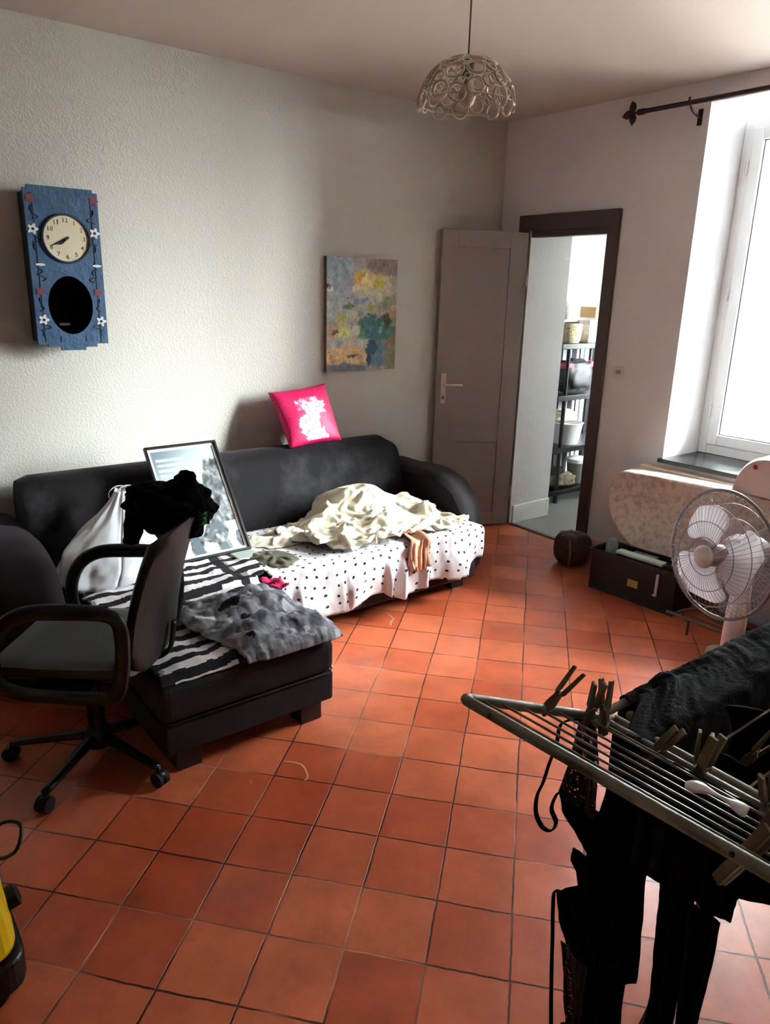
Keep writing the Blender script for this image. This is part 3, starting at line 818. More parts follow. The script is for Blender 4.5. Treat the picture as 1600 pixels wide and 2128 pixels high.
backf(.045, .002, .205, .415, .865, 'backrest', m_black)
b = B(); tube(b, smoothpts([(-.05, 0, .40), (-.2, 0, .385), (-.265, 0, .42), (-.285, 0, .52)]), .016, 8, flat=.5); prot('back_bracket', b, m_black, smooth=True)
for s in (-1, 1):
    y = s*.262; b = B()
    tube(b, smoothpts([(-.19, y, .40), (-.215, y, .50), (-.215, y, .62), (-.17, y, .655), (-.05, y, .655), (.06, y, .645), (.13, y, .60), (.165, y, .52), (.16, y, .43), (.11, y, .395), (0, y, .385), (-.14, y, .385)], 5, True), .0155, 8, closed=True, flat=1.5)
    ar = prot('armrest', b, m_black, smooth=True)
    b = B(); tube(b, smoothpts([(-.18, y, .668), (-.05, y, .670), (.05, y, .660), (.11, y, .632)], 5), .021, 10, flat=.6); obj('arm_pad', b, m_blackrub, ar, smooth=True)
    b = B(); box(b, (-.1, min(y, y-s*.08), .385), (.08, max(y, y-s*.08), .395)); obj('bracket', b, m_black, ar)
b = B(); lathe(b, [(.028, .105), (.028, .25), (.022, .252), (.022, .395)], 20); prot('gas_lift', b, m_black, auto=40)
b = B(); lathe(b, [(.045, .055), (.05, .075), (.04, .11), (.03, .125)], 20); prot('base_hub', b, m_black, auto=40)
for k in range(5):
    a = R(238+72*k)-ch
    d = Vector((math.cos(a), math.sin(a), 0)); L = .285
    b = B(); tube(b, smoothpts([d*.03+Vector((0, 0, .09)), d*.15+Vector((0, 0, .078)), d*L+Vector((0, 0, .062))], 4), lambda t: lerp(.024, .014, t), 8, flat=.7)
    lg = prot('base_arm', b, m_black, smooth=True)
    side = Vector((-d.y, d.x, 0)); c = d*(L+.005)+Vector((0, 0, .0255))
    b = B()
    for q in (-1, 1):
        M = Matrix.Translation(c+side*.012*q) @ side.to_track_quat('Z', 'Y').to_matrix().to_4x4()
        lathe(b, [(.012, -.008), (.025, -.007), (.025, .007), (.012, .008)], 20, M=M)
    cs = obj('caster', b, m_blackrub, lg, auto=40)
    b = B(); tube(b, [d*L+Vector((0, 0, .03)), d*L+Vector((0, 0, .066))], .007, 8); ball(b, c+Vector((0, 0, .012)), .021, 2, (1, 1, .8)); obj('caster_hood', b, m_black, lg, smooth=True)

# black garment over the chair back
def garm(u, v):
    th = u*2*math.pi; ph = (v-.5)*math.pi
    nx, ny, nz_ = math.cos(th)*math.cos(ph), math.sin(th)*math.cos(ph), math.sin(ph)
    k = 1+.34*fb(nx*1.7+2, ny*1.7, nz_*1.7+4)+.10*(1-abs(fb(nx*4, ny*4, nz_*4+9)))
    return Vector((nx*.105*k, ny*.185*k, nz_*.085*k))
t = thing('black_jacket', 'black hooded garment with a green print hung over the office chair back', 'garment', (0, 0, 0))
Mj = Matrix.Translation((1.475, -2.925, .885)) @ Matrix.Rotation(R(-17), 4, 'Z') @ Matrix.Rotation(R(-6), 4, 'X') @ Matrix.Diagonal((1, .70, .92, 1))
jb = sheet('jacket_body', lambda u, v: Mj @ garm(u, v), 64, 36, m_blackcloth, t, thick=0, sub=1)
def sleeve(u, v):
    th = u*2*math.pi; r = .045*(1-.3*v)*(1+.25*fb(math.cos(th)*2, math.sin(th)*2, v*4))
    return Mj @ Vector((math.cos(th)*r*1.2+.02, -.13-.05*v+.0*math.sin(th), -.02-.13*v+math.sin(th)*r*.2+0)) if False else Mj @ Vector((math.cos(th)*r, -.135-.03*v+math.sin(th)*r*1.1, .02-.15*v))
sheet('sleeve', sleeve, 24, 16, m_blackcloth, t, thick=.003)
def hood(u, v):
    th = u*2*math.pi; r = .070*(1-.5*v**2)*(1+.3*fb(math.cos(th)*1.5+5, math.sin(th)*1.5, v*3))
    return Mj @ Vector((math.cos(th)*r-.0, .06+math.sin(th)*r*.9, .045+.075*v))
sheet('hood', hood, 32, 14, m_blackcloth, t, thick=.003)
def gp(u, v):
    return Mj @ Vector((.108+.010*math.sin(u*6)-.02*(u-.5)**2, .105+.05*u, -.03+.045*v))
sheet('green_print', gp, 12, 12, m_vc_matte, t, thick=.002, colf=lambda u, v: (60, 120, 78) if nz(u*6, v*6, 2) > -.05 else (20, 40, 26))

# ================================================================== wall clock
t = thing('wall_clock', 'blue painted wooden wall clock with cream dial and black oval opening on left wall', 'clock', (0, -2.805, 1.61))
def yz(p, d): return (d, p[0], p[1])
ho = .135; w = .150
outer = [(-w+.015, .33), (w-.02, .33), (w-.02, .318), (w, .318), (w, -.318), (w-.05, -.318), (w-.05, -.332), (w-.10, -.332), (w-.10, -.345), (-.055, -.345), (-.055, -.33), (-.11, -.33), (-.11, -.318), (-w, -.318), (-w, .318), (-w+.015, .318)]
hole = []
for k in range(40):
    a = 2*math.pi*k/40; c, s = math.cos(a), math.sin(a)
    hole.append((math.copysign(abs(c)**1.08, c)*.094, -.152+math.copysign(abs(s)**.98, s)*.124))
# case = ring around hole (front boards), side box
b = B(); prism(b, [(-w+.008, .308), (w-.008, .308), (w-.008, -.308), (-w+.008, -.308)], yz, 0.0, .05)
for (a0, a1, c0, c1) in ((-w+.008, -w+.02, -.308, .308), (w-.02, w-.008, -.308, .308), (-w+.02, w-.02, -.308, -.296), (-w+.02, w-.02, .296, .308)):
    prism(b, [(a0, c0), (a1, c0), (a1, c1), (a0, c1)], yz, .05, .118)
obj('case', b, m_blue_dk, t, bevel=.002)
b = B(); prism(b, [(-w+.021, -.295), (w-.021, -.295), (w-.021, .295), (-w+.021, .295)], yz, .0505, .058); obj('inner_back', b, m_void, t)
b = B()
vo = [b.verts.new((ho, *p)) for p in outer]; vh = [b.verts.new((ho, *p)) for p in hole]
eo = [b.edges.new((vo[i], vo[(i+1) % len(vo)])) for i in range(len(vo))]; eh = [b.edges.new((vh[i], vh[(i+1) % 40])) for i in range(40)]
bmesh.ops.triangle_fill(b, use_beauty=True, edges=eo+eh)
r = bmesh.ops.extrude_face_region(b, geom=b.faces[:]); bmesh.ops.translate(b, vec=(-.016, 0, 0), verts=[v for v in r['geom'] if isinstance(v, bmesh.types.BMVert)])
obj('front_panel', b, m_blue, t)
for y0, y1 in ((-w+.03, -w+.033), (w-.033, w-.03), (-.055, -.0525), (.0525, .055)):
    b = B(); zz1 = .3 if abs(y0) > .1 else -.285
    prism(b, [(y0, -.31), (y1, -.31), (y1, zz1), (y0, zz1)], yz, ho, ho+.002); obj('moulding', b, m_blue_dk, t)
def disc(nm, y, z_, ry, rz_, x0, x1, m, par=t, n=48, wob=0, seed=0):
    b = B(); prism(b, [(y+ry*math.cos(2*math.pi*k/n)*(1+wob*math.cos(k*2*math.pi*5/n)), z_+rz_*math.sin(2*math.pi*k/n)*(1+wob*math.cos(k*2*math.pi*5/n))) for k in range(n)], yz, x0, x1)
    return obj(nm, b, m, par)
b = B(); prof = [(.098, 0), (.102, .004), (.100, .012), (.094, .012), (.093, .004)]
lathe(b, prof, 56, c=(ho, .005, .125), M=Matrix.Rotation(R(90), 4, 'Y'), cap=False); obj('dial_bezel', b, m_blue_dk, t, auto=40)
dl = disc('dial', .005, .125, .094, .094, ho, ho+.004, m_dial)
MD = Matrix.Translation((ho+.0045, .005, .125)) @ Matrix(((0, 0, 1, 0), (1, 0, 0, 0), (0, 1, 0, 0), (0, 0, 0, 1)))
for k in range(1, 13):
    a = R(90-30*k)
    text('numeral', str(k), .026, m_gold, dl, MD @ Matrix.Translation((.074*math.cos(a), .074*math.sin(a), 0)))
for nm, ang, L, w_ in (('hour_hand', 90-30*7.72, .045, .006), ('minute_hand', 90-6*40.5, .068, .004)):
    a = R(ang); d = Vector((math.cos(a), math.sin(a), 0)); s = Vector((-d.y, d.x, 0)); b = B()
    pts = [d*-.012+s*w_*.6, d*L*.6+s*w_, d*L, d*L*.6-s*w_, d*-.012-s*w_*.6]
    A = [b.verts.new(MD @ (p+Vector((0, 0, .003)))) for p in pts]; C = [b.verts.new(MD @ (p+Vector((0, 0, .0042)))) for p in pts]
    b.faces.new(A[::-1]); b.faces.new(C)
    for i in range(5): b.faces.new((A[i], A[(i+1) % 5], C[(i+1) % 5], C[i]))
    obj(nm, b, m_ink, dl)
disc('hand_cap', .005, .125, .006, .006, ho+.004, ho+.010, m_ink, dl)
for y, z_ in ((-.126, .157), (.127, .154), (-.118, -.213), (.125, -.220)):
    f = disc('flower', y, z_, .018, .018, ho, ho+.0025, m_wht_dec, wob=.3); disc('flower_centre', y, z_, .006, .006, ho+.0025, ho+.004, m_blue_dk, f, n=16)
for y, z_ in ((-.127, .278), (.132, .286), (-.121, -.094), (.121, -.095)): disc('rosette', y, z_, .017, .017, ho, ho+.0022, m_red_dec, wob=.2)
for y, z_ in ((-.110, .015), (.126, .018)): disc('leaf_motif', y, z_, .020, .0055, ho, ho+.0022, m_wht_dec, n=20)
random.seed(4)
for sy in (-1, 1):
    for k, zz in enumerate((.235, .205, .115, .085, -.01, -.04, -.135, -.165, -.245, -.27)):
        pts = smoothpts([(ho+.002, sy*(.12+.012*math.sin(k)), zz-.012), (ho+.002, sy*(.108+.02*math.cos(k*2)), zz), (ho+.002, sy*.125, zz+.014)], 4)
        b = B(); tube(b, pts, .0022, 5); obj('scroll_motif', b, m_dkb_dec, t)
b = B(); box(b, (.072, -.040, -.240), (.078, .005, -.230)); obj('pendulum_bob', b, mat('dull_steel', (90, 84, 78), .4, metal=.5), t, bevel=.001)

# ================================================================== painting
cv = Vector((0, -1.138, 1.415))
t = thing('flower_painting', 'unframed canvas painting of yellow flowers in a blue green vase on the left wall', 'painting', cv)
b = B(); box(b, (-.0005, -.252, -.3205), (.028, .252, .3195)); obj('canvas', b, mat('canvas_edge', (120, 104, 92), .8), t, bevel=.002)
def paint(u, v):
    y = 1-v
    wu, wy = .045*fb(u*7, y*9, 11)+.02*nz(u*30, y*26, 3), .03*fb(u*7+5, y*9, 17)+.014*nz(u*26, y*34, 9)
    u += wu; y += wy
    n1 = fb(u*5, y*7, 1); n2 = fb(u*14, y*18, 5)
    c = [150, 142, 132]
    def mixc(col, a): 
        a = max(0, min(1, a))
        for i in range(3): c[i] = lerp(c[i], col[i], a)
    mixc((142, 158, 168), sstep(.55, .25, u+.12*n1)*(y < .55)); mixc((128, 112, 104), sstep(.45, .75, u+.1*n1)*sstep(.25, .05, y))
    mixc((158, 166, 166), sstep(.5, .3, u)*sstep(.3, .4, y)*sstep(.6, .5, y))
    mixc((196, 168, 128), sstep(.72, .8, y+.04*n1)*sstep(.62, .55, u))
    mixc((198, 160, 140), .6*sstep(.55, .6, y)*sstep(.28, .1, u)*sstep(.75, .7, y))
    mixc((110, 122, 134), sstep(.93, .95, y)*sstep(.6, .5, u))
    mixc((118, 112, 86), sstep(.82, .88, u)*sstep(.4, .5, y)); mixc((176, 140, 96), .8*math.exp(-((u-.93)**2/.006+(y-.5)**2/.01)))
    def blob(cx, cy, rx, ry, col, a=1, k=.6):
        d = ((u-cx)/rx)**2+((y-cy)/ry)**2+k*(n1+n2)
        mixc(col, a*sstep(1.35, .45, d))
    blob(.60, .21, .30, .10, (204, 184, 132)); blob(.42, .19, .08, .06, (196, 158, 74)); blob(.72, .22, .10, .08, (176, 168, 72)); blob(.40, .26, .07, .05, (206, 200, 160))
    blob(.66, .32, .24, .07, (176, 178, 146)); blob(.86, .28, .08, .08, (178, 170, 146)); blob(.50, .39, .26, .07, (160, 168, 158)); blob(.48, .37, .09, .025, (126, 130, 150))
    blob(.88, .38, .08, .07, (126, 132, 104))
    blob(.50, .48, .20, .05, (164, 166, 136)); blob(.49, .485, .07, .03, (124, 126, 152)); blob(.66, .44, .10, .03, (150, 150, 90)); blob(.30, .43, .09, .02, (104, 120, 96)); blob(.64, .50, .05, .04, (74, 92, 70))
    blob(.22, .53, .11, .05, (168, 172, 106)); blob(.47, .55, .08, .03, (200, 164, 90)); blob(.34, .50, .10, .03, (178, 186, 160))
    blob(.70, .62, .28, .13, (58, 104, 104)); blob(.86, .55, .06, .08, (58, 76, 46)); blob(.74, .58, .08, .04, (48, 110, 72)); blob(.48, .66, .07, .09, (88, 134, 96)); blob(.76, .63, .04, .03, (120, 160, 160))
    blob(.26, .66, .13, .10, (198, 200, 142)); blob(.24, .68, .05, .03, (182, 180, 88)); blob(.10, .64, .035, .025, (110, 94, 80)); blob(.40, .63, .10, .05, (190, 196, 180))
    blob(.36, .74, .30, .035, (178, 182, 178), .8); blob(.10, .75, .10, .03, (150, 164, 176))
    blob(.72, .85, .17, .13, (84, 118, 132), 1, .2); blob(.60, .86, .035, .12, (48, 70, 90), 1, .3); blob(.66, .78, .05, .06, (42, 66, 84)); blob(.84, .86, .04, .12, (120, 124, 104), .8)
    blob(.36, .86, .06, .014, (120, 92, 62)); blob(.08, .87, .05, .02, (170, 134, 96)); blob(.05, .26, .03, .02, (206, 206, 200)); blob(.02, .24, .02, .015, (60, 60, 60))
    g = 1.14+.2*n2+.16*nz(u*60, y*28)
    return tuple(max(10, min(250, k*g)) for k in c)
sheet('painted_surface', lambda u, v: (.0288+.0012*fb(u*30, v*36), lerp(-.2515, .2515, u), lerp(-.32, .319, v)), 84, 108, m_vc_paint, t, thick=0, colf=paint)

# ================================================================== pendant lamp
LX, LY, LZ = 1.735, -1.985, 2.262
t = thing('pendant_lamp', 'openwork white pendant lamp made of rings hanging on a thin cord from the ceiling', 'pendant lamp', (LX, LY, LZ))
b = B(); tube(b, [(0, 0, -.03), (0, 0, H-LZ-.02)], .0028, 8); obj('cord', b, m_cord, t, smooth=True)
b = B(); lathe(b, [(.045, H-LZ-.001), (.045, H-LZ-.012), (.012, H-LZ-.03)], 24); obj('ceiling_rose', b, m_lamp, t, auto=40)
b = B(); lathe(b, [(.020, .004), (.022, -.01), (.018, -.035), (.018, -.06), (.014, -.062)], 24); obj('lamp_socket', b, mat('bronze_socket', (104, 92, 72), .4), t, auto=40)
b = B(); prof = [(.012, -.060), (.014, -.075), (.026, -.095), (.030, -.112), (.024, -.130), (.010, -.142)]; lathe(b, prof, 24); obj('bulb', b, mat('frosted_bulb', (170, 160, 145), .3), t, smooth=True)
RS, HS = .150, .135
def dome(th, ph):  # ph 0 top..1 rim
    a = ph*R(86); return Vector((RS*math.sin(a)*math.cos(th), RS*math.sin(a)*math.sin(th), -HS*(1-math.cos(a))/(1-math.cos(R(86)))*1.0))
def dn(p): return Vector((p.x/RS**2, p.y/RS**2, (p.z+HS)/HS**2)).normalized()
random.seed(11); rings = []; b = B()
tube(b, [dome(2*math.pi*k/64, .985) for k in range(64)], .0022, 5, closed=True)
def add_ring(p, r, w_):
    n = dn(p); a = n.orthogonal().normalized(); c = n.cross(a)
    pts = [p+(a*math.cos(2*math.pi*k/16)+c*math.sin(2*math.pi*k/16))*r for k in range(16)]
    tube(b, pts, w_, 5, closed=True, flat=.6)
for (rad, wd, tries) in ((.026, .0056, 150), (.020, .0050, 500), (.014, .0044, 1400), (.009, .0036, 2600), (.0055, .0028, 3000)):
    for _ in range(tries):
        th = random.uniform(0, 2*math.pi); ph = math.sqrt(random.uniform(.02, 1.0))
        p = dome(th, ph); rr = rad*random.uniform(.85, 1.12)
        if ph > .93 and rad < .01: continue
        if all((p-q).length > rr+r2+.0030 for q, r2 in rings):
            rings.append((p, rr)); add_ring(p, rr, wd)
obj('lamp_shade', b, m_lamp, t, smooth=True)

# ================================================================== curtain rod
t = thing('curtain_rod', 'dark burgundy curtain rod with a leaf finial above the window', 'curtain rod', (0, 0, 0))
b = B(); tube(b, [(1.04, -.10, 2.490), (3.30, -.10, 2.490)], .0115, 14); obj('rod', b, m_rod, t, auto=40)
b = B(); tube(b, [(1.035, -.10, 2.49), (1.07, -.10, 2.49)], .015, 14); tube(b, [(1.015, -.10, 2.49), (1.035, -.10, 2.49)], .006, 10); obj('end_cap', b, m_rod, t, auto=40)
fin = B()
for dx, dz, L in ((-1, -.10, .078), (-.35, .9, .064), (-.15, -.95, .060)):
    d = Vector((dx, 0, dz)).normalized(); s = Vector((0, 1, 0)); s2 = d.cross(s)
    o0 = Vector((1.012, -.10, 2.49))
    pts = [o0+d*(L*k/8)+Vector((0, -.004*math.sin(k*.4), 0)) for k in range(9)]
    tube(fin, pts, lambda q: .003+.019*math.sin(math.pi*min(1, q*1.02))**1.2*(1 if q < .97 else .2), 10, flat=.35, up=s2.cross(d) if False else (0, 1, 0))
obj('leaf_finial', fin, m_rod, t, smooth=True)
for x in (1.335, 3.02):
    b = B(); tube(b, smoothpts([(x, -.10, 2.478), (x, -.075, 2.455), (x, -.03, 2.440), (x, -.004, 2.44)]), .006, 8); box(b, (x-.012, -.006, 2.40), (x+.012, 0, 2.475)); tube(b, smoothpts([(x, -.10, 2.478), (x, -.118, 2.488), (x, -.114, 2.512)]), .005, 8)
    obj('bracket', b, m_rod, t, auto=40)

# ================================================================== ironing board, box etc. under the window
t = thing('ironing_board', 'padded board with a cream floral cover and rounded nose propped on edge under the window', 'ironing board', (0, 0, 0))
prof = [(2.72, .655), (2.2, .652), (1.7, .640), (1.33, .624), (1.275, .615), (1.235, .585), (1.215, .52), (1.218, .44), (1.25, .36), (1.31, .29), (1.42, .215), (1.58, .15), (1.75, .12), (2.2, .11), (2.72, .11)]
prof = [(p.x, p.y) for p in smoothpts([(x, z_, 0) for x, z_ in prof], 4)]
cxp = (2.0, .38); lay = [(-.262, .90), (-.275, .955), (-.272, .985), (-.255, 1.0), (-.17, 1.0), (-.13, .985), (-.12, .95)]
b = B(); rs = []
for y, k in lay:
    ring = []
    for i, (x, z_) in enumerate(prof):
        dd = (1-k)*.42
        nx_, nz2 = cxp[0]-x, cxp[1]-z_
        if x > 1.5: nx_ = 0
        L = math.hypot(nx_, nz2) or 1
        lean = -(z_-.1)*(-.10)
        ring.append(b.verts.new((x+nx_/L*dd, y+lean, z_+nz2/L*dd)))
    rs.append(ring)
for Q, S in zip(rs, rs[1:]):
    for j in range(len(prof)): b.faces.new((Q[j], Q[(j+1) % len(prof)], S[(j+1) % len(prof)], S[j]))
b.faces.new(rs[0][::-1]); b.faces.new(rs[-1])
obj('padded_cover', b, m_floral, t, auto=60)
b = B(); tube(b, [(x, -.222+(z_-.1)*.1, z_-.004 if z_ < .3 else z_) for x, z_ in prof if z_ < .50], .005, 6); obj('cover_seam', b, mat('brown_piping', (96, 66, 54), .7), t, smooth=True)

pil = thing('white_cushion', 'rounded white cushion standing on the board below the window', 'cushion', (0, 0, 0))
b = B(); ppr = [(1.93, .66), (1.945, .73), (1.98, .80), (2.04, .845), (2.12, .855), (2.20, .84), (2.27, .78), (2.30, .66)]
ppr = [(p.x, p.y) for p in smoothpts([(x, z_, 0) for x, z_ in ppr], 5)]
rs = []
for y, k in ((-.265, .86), (-.275, .94), (-.25, 1), (-.16, 1), (-.12, .95), (-.11, .86)):
    rs.append([b.verts.new((2.11+(x-2.11)*k, y, .66+(z_-.66)*k)) for x, z_ in ppr])
for Q, S in zip(rs, rs[1:]):
    for j in range(len(ppr)): b.faces.new((Q[j], Q[(j+1) % len(ppr)], S[(j+1) % len(ppr)], S[j]))
b.faces.new(rs[0][::-1]); b.faces.new(rs[-1])
obj('cushion_cover', b, mat('white_pink_cotton', (236, 222, 218), .85), pil, auto=60)
b = B(); ball(b, (2.035, -.272, .80), .012, 2, (1, .3, 1)); obj('red_mark', b, m_red, pil, smooth=True)

bx = thing('storage_box', 'dark brown plastic storage box with a small yellow label under the window', 'box', (0, 0, 0))
def boxM(p, d): pass
MB_ = Matrix.Translation((1.338, -.497, 0)) @ Matrix.Rotation(R(3.0), 4, 'Z')
Lb, Db, Hb = .50, .20, .232
b = B()
box(b, (0, 0, 0), (Lb, Db, .008), MB_)
for a, c in (((0, 0, .008), (Lb, .008, Hb)), ((0, Db-.008, .008), (Lb, Db, Hb)), ((0, .008, .008), (.008, Db-.008, Hb)), ((Lb-.008, .008, .008), (Lb, Db-.008, Hb))): box(b, a, c, MB_)
obj('box_shell', b, m_box, bx, bevel=.002)
b = B()
for a, c in (((-.012, -.012, Hb-.02), (Lb+.012, 0, Hb)), ((-.012, Db, Hb-.02), (Lb+.012, Db+.012, Hb)), ((-.012, 0, Hb-.02), (0, Db, Hb)), ((Lb, 0, Hb-.02), (Lb+.012, Db, Hb))): box(b, a, c, MB_)
obj('rim', b, m_box, bx, bevel=.003)
b = B(); box(b, (.235, -.003, .085), (.295, 0, .125), MB_); obj('label', b, m_ylabel, bx)
b = B(); box(b, (.395, -.010, .085), (.407, -.0005, .200), MB_); box(b, (.385, -.010, .080), (.407, -.0005, .088), MB_); obj('latch', b, m_tub, bx)
def inb(name, label, cat, bm, m, **kw): return tag(obj(name, bm, m, **kw), label, cat)
b = B(); lathe(b, [(.030, .010), (.032, .02), (.032, .27), (.026, .292), (.014, .298)], 24, c=(1.415, -.43, 0)); inb('plastic_bottle', 'pale teal plastic bottle standing at the left end of the dark storage box', 'bottle', b, m_teal, auto=40)
b = B(); box(b, (.13, .02, Hb+.002), (.40, .075, Hb+.018), MB_); inb('mint_tray', 'mint green plastic strip lying across the top of the dark storage box', 'tray', b, m_mint, bevel=.004)
b = B(); box(b, (.16, .085, .02), (.30, .18, .225), MB_); inb('grey_carton', 'small grey packet standing inside the storage box behind the mint strip', 'packet', b, m_bluegrey, bevel=.006)
b = B(); ball(b, MB_ @ Vector((.14, .10, .215)), .026, 2); inb('red_ball', 'dark red round item in the storage box beside the teal bottle', 'ball', b, mat('dark_red', (90, 30, 34), .5), smooth=True)
b = B(); box(b, (.31, .085, .02), (.46, .18, .215), MB_); inb('dark_pouch', 'dark pouch inside the right end of the storage box', 'pouch', b, m_black, bevel=.02)

pf = thing('brown_pouf', 'small round brown leather pouf on the floor beside the doorway', 'pouf', (1.035, -.27, 0))
def poufz(u, v):
    th = u*2*math.pi; a = lerp(-.5, .5, v)*math.pi
    r = .112*max(0, math.cos(a))**.45*(1+.05*fb(math.cos(th)*2, math.sin(th)*2, v*3)); return (math.cos(th)*r, math.sin(th)*r, .098+.095*math.copysign(abs(math.sin(a))**.8, math.sin(a))+.008*fb(math.cos(th)*3, math.sin(th)*3, v*5)*(v > .4))
sheet('pouf_body', poufz, 48, 24, m_brownpouf, pf, thick=0, sub=1)
b = B(); tube(b, smoothpts([(.06, -.103, .02), (.07, -.112, .10), (.05, -.100, .175)]), .010, 8, flat=.4); obj('side_strap', b, m_tanwood, pf, smooth=True)

# folded wire stand and odds right of the box
t = thing('wire_rack', 'low white wire rack on the floor behind the fan', 'wire rack', (0, 0, 0))
b = B()
for k in range(7):
    y = -.61+.05*k; tube(b, [(1.97+.02*k, y, .09), (2.75, y, .09)], .0035, 6)
wr = obj('wires', b, m_wire, t, smooth=True)
b = B(); tube(b, smoothpts([(2.75, -.62, .09), (1.96, -.62, .09), (1.93, -.60, .09), (1.97, -.42, .09), (2.09, -.29, .09), (2.75, -.29, .09)], 5), .007, 8); obj('rack_frame', b, m_wire, t, smooth=True)
for x, y in ((2.0, -.60), (2.1, -.30), (2.72, -.60), (2.72, -.30)):
    b = B(); tube(b, [(x, y, .088), (x, y, 0)], .006, 8); obj('leg', b, m_wire, t, smooth=True)
t = thing('folded_grey_towel', 'blue grey folded towels with a white edge standing on the wire rack behind the fan', 'towel', (0, 0, 0))
b = B(); box(b, (2.05, -.46, .10), (2.55, -.33, .46)); obj('towel_fold', b, m_bluegrey, t, bevel=.03)
b = B(); box(b, (2.03, -.47, .462), (2.57, -.32, .478)); obj('white_edge', b, m_white, t, bevel=.006)
b = B(); sh = smoothpts([(2.16, -.70, 0), (2.19, -.75, 0), (2.28, -.76, 0), (2.35, -.72, 0), (2.36, -.66, 0), (2.28, -.64, 0), (2.19, -.65, 0)], 4, True)
prism(b, [(p.x, p.y) for p in sh], lambda p, d: (p[0], p[1], d), 0, .045); tag(obj('cream_slipper', b, mat('cream_suede', (196, 188, 154), .8), bevel=.015, smooth=False), 'cream slipper on the floor below the wire rack behind the fan', 'slipper')

# ================================================================== fan
fanc = Vector((2.585, -1.585, .79)); fdir = Vector((-.27, -.962, .03)).normalized()
fan = thing('pedestal_fan', 'white pedestal fan with three pale blades behind a wire guard', 'fan', (fanc.x, fanc.y, 0))
MF = Matrix.Translation((0, 0, fanc.z)) @ fdir.to_track_quat('Z', 'Y').to_matrix().to_4x4()
RG = .203
def guard(z0, z1, zmid, nm, m=m_fan):
    b = B(); n = 64
    for k in range(n):
        a = 2*math.pi*k/n; pts = []
        for (r, z_) in smoothpts([(.035, z0, 0), (.10, z0*1.0+zmid*.0, 0), (.165, lerp(z0, z1, .35), 0), (.195, lerp(z0, z1, .75), 0), (RG, z1, 0)], 3) and [(p.x, p.y) for p in smoothpts([(.035, z0, 0), (.10, z0, 0), (.165, lerp(z0, z1, .35), 0), (.195, lerp(z0, z1, .75), 0), (RG, z1, 0)], 2)]:
            aa = a+(r*1.2); pts.append(MF @ Vector((r*math.cos(aa), r*math.sin(aa), z_)))
        tube(b, pts, .0007, 4, caps=False)
    o = obj(nm, b, m, fan)
    b = B()
    for r, z_, w_ in ((.06, z0, .0016), (.11, lerp(z0, z1, .06), .0016), (.16, lerp(z0, z1, .32), .0016)):
        tube(b, [MF @ Vector((r*math.cos(2*math.pi*k/48), r*math.sin(2*math.pi*k/48), z_)) for k in range(48)], w_, 5, closed=True)
    obj('support_ring', b, m, o)
    return o
m_gw = mat('guard_wire', (170, 166, 172), .4)
guard(.070, .004, 0, 'front_guard', m_gw); guard(-.062, -.004, 0, 'rear_guard', m_gw)
b = B(); tube(b, [MF @ Vector((RG*math.cos(2*math.pi*k/72), RG*math.sin(2*math.pi*k/72), 0)) for k in range(72)], .006, 8, closed=True); obj('guard_rim', b, mat('grey_rim_plastic', (150, 146, 150), .35), fan, smooth=True)
b = B(); lathe(b, [(.036, .066), (.036, .076), (.030, .080)], 32, M=MF); fb_ = obj('front_badge', b, m_fan, fan, auto=40)
b = B(); lathe(b, [(.032, .0), (.034, .035), (.024, .052), (.012, .058)], 32, M=MF); obj('blade_hub', b, m_fanhub, fan, auto=40)
for k in range(3):
    a0 = R(-12+120*k)
    def bl(u, v, a0=a0):
        r = lerp(.028, .165, u); wv = R(54)*math.sin(math.pi*min(1, .22+.62*u)); wv = lerp(R(30), R(50), min(1, u*1.6))*(math.sqrt(max(.02, 1-max(0, (u-.72)/.28)**2)))
        a = a0+(v-.5)*2*wv+u*.35
        return MF @ Vector((r*math.cos(a), r*math.sin(a), .020-(v-.5)*.038*(.6+u*.3)))
    sheet('blade', bl, 20, 14, m_blade, fan, thick=.0022)
b = B(); lathe(b, [(.02, -.170), (.045, -.160), (.055, -.12), (.055, -.085), (.045, -.066)], 32, M=MF); obj('motor_housing', b, m_fan, fan, auto=40)
mc = (MF @ Vector((0, 0, -.115)))
b = B(); tube(b, smoothpts([(mc.x, mc.y, fanc.z-.03), (mc.x, mc.y, fanc.z-.10), (mc.x, mc.y-.002, .56)], 4), lambda q: lerp(.024, .034, q), 16); obj('neck', b, m_fan, fan, smooth=True)
b = B(); tube(b, [(mc.x, mc.y-.002, .565), (mc.x, mc.y-.002, .34)], .034, 20); pn = obj('control_column', b, m_fan, fan, auto=40)
cdir = Vector((.45, -.893, 0))
for k in range(4):
    c = Vector((mc.x, mc.y-.002, .45-.022*k))+cdir*.033+Vector((.893, .45, 0))*.012
    b = B(); ball(b, c, .008, 2, (1, 1, .8)); obj('push_button', b, m_black, pn, smooth=True)
b = B(); tube(b, [(mc.x, mc.y-.002, .345), (mc.x, mc.y-.002, .03)], .014, 14); obj('pole', b, m_fan, fan, auto=40)
b = B(); lathe(b, [(.17, 0), (.17, .012), (.12, .026), (.03, .036)], 40, c=(mc.x, mc.y-.002, 0)); obj('fan_base', b, m_fan, fan, auto=40)

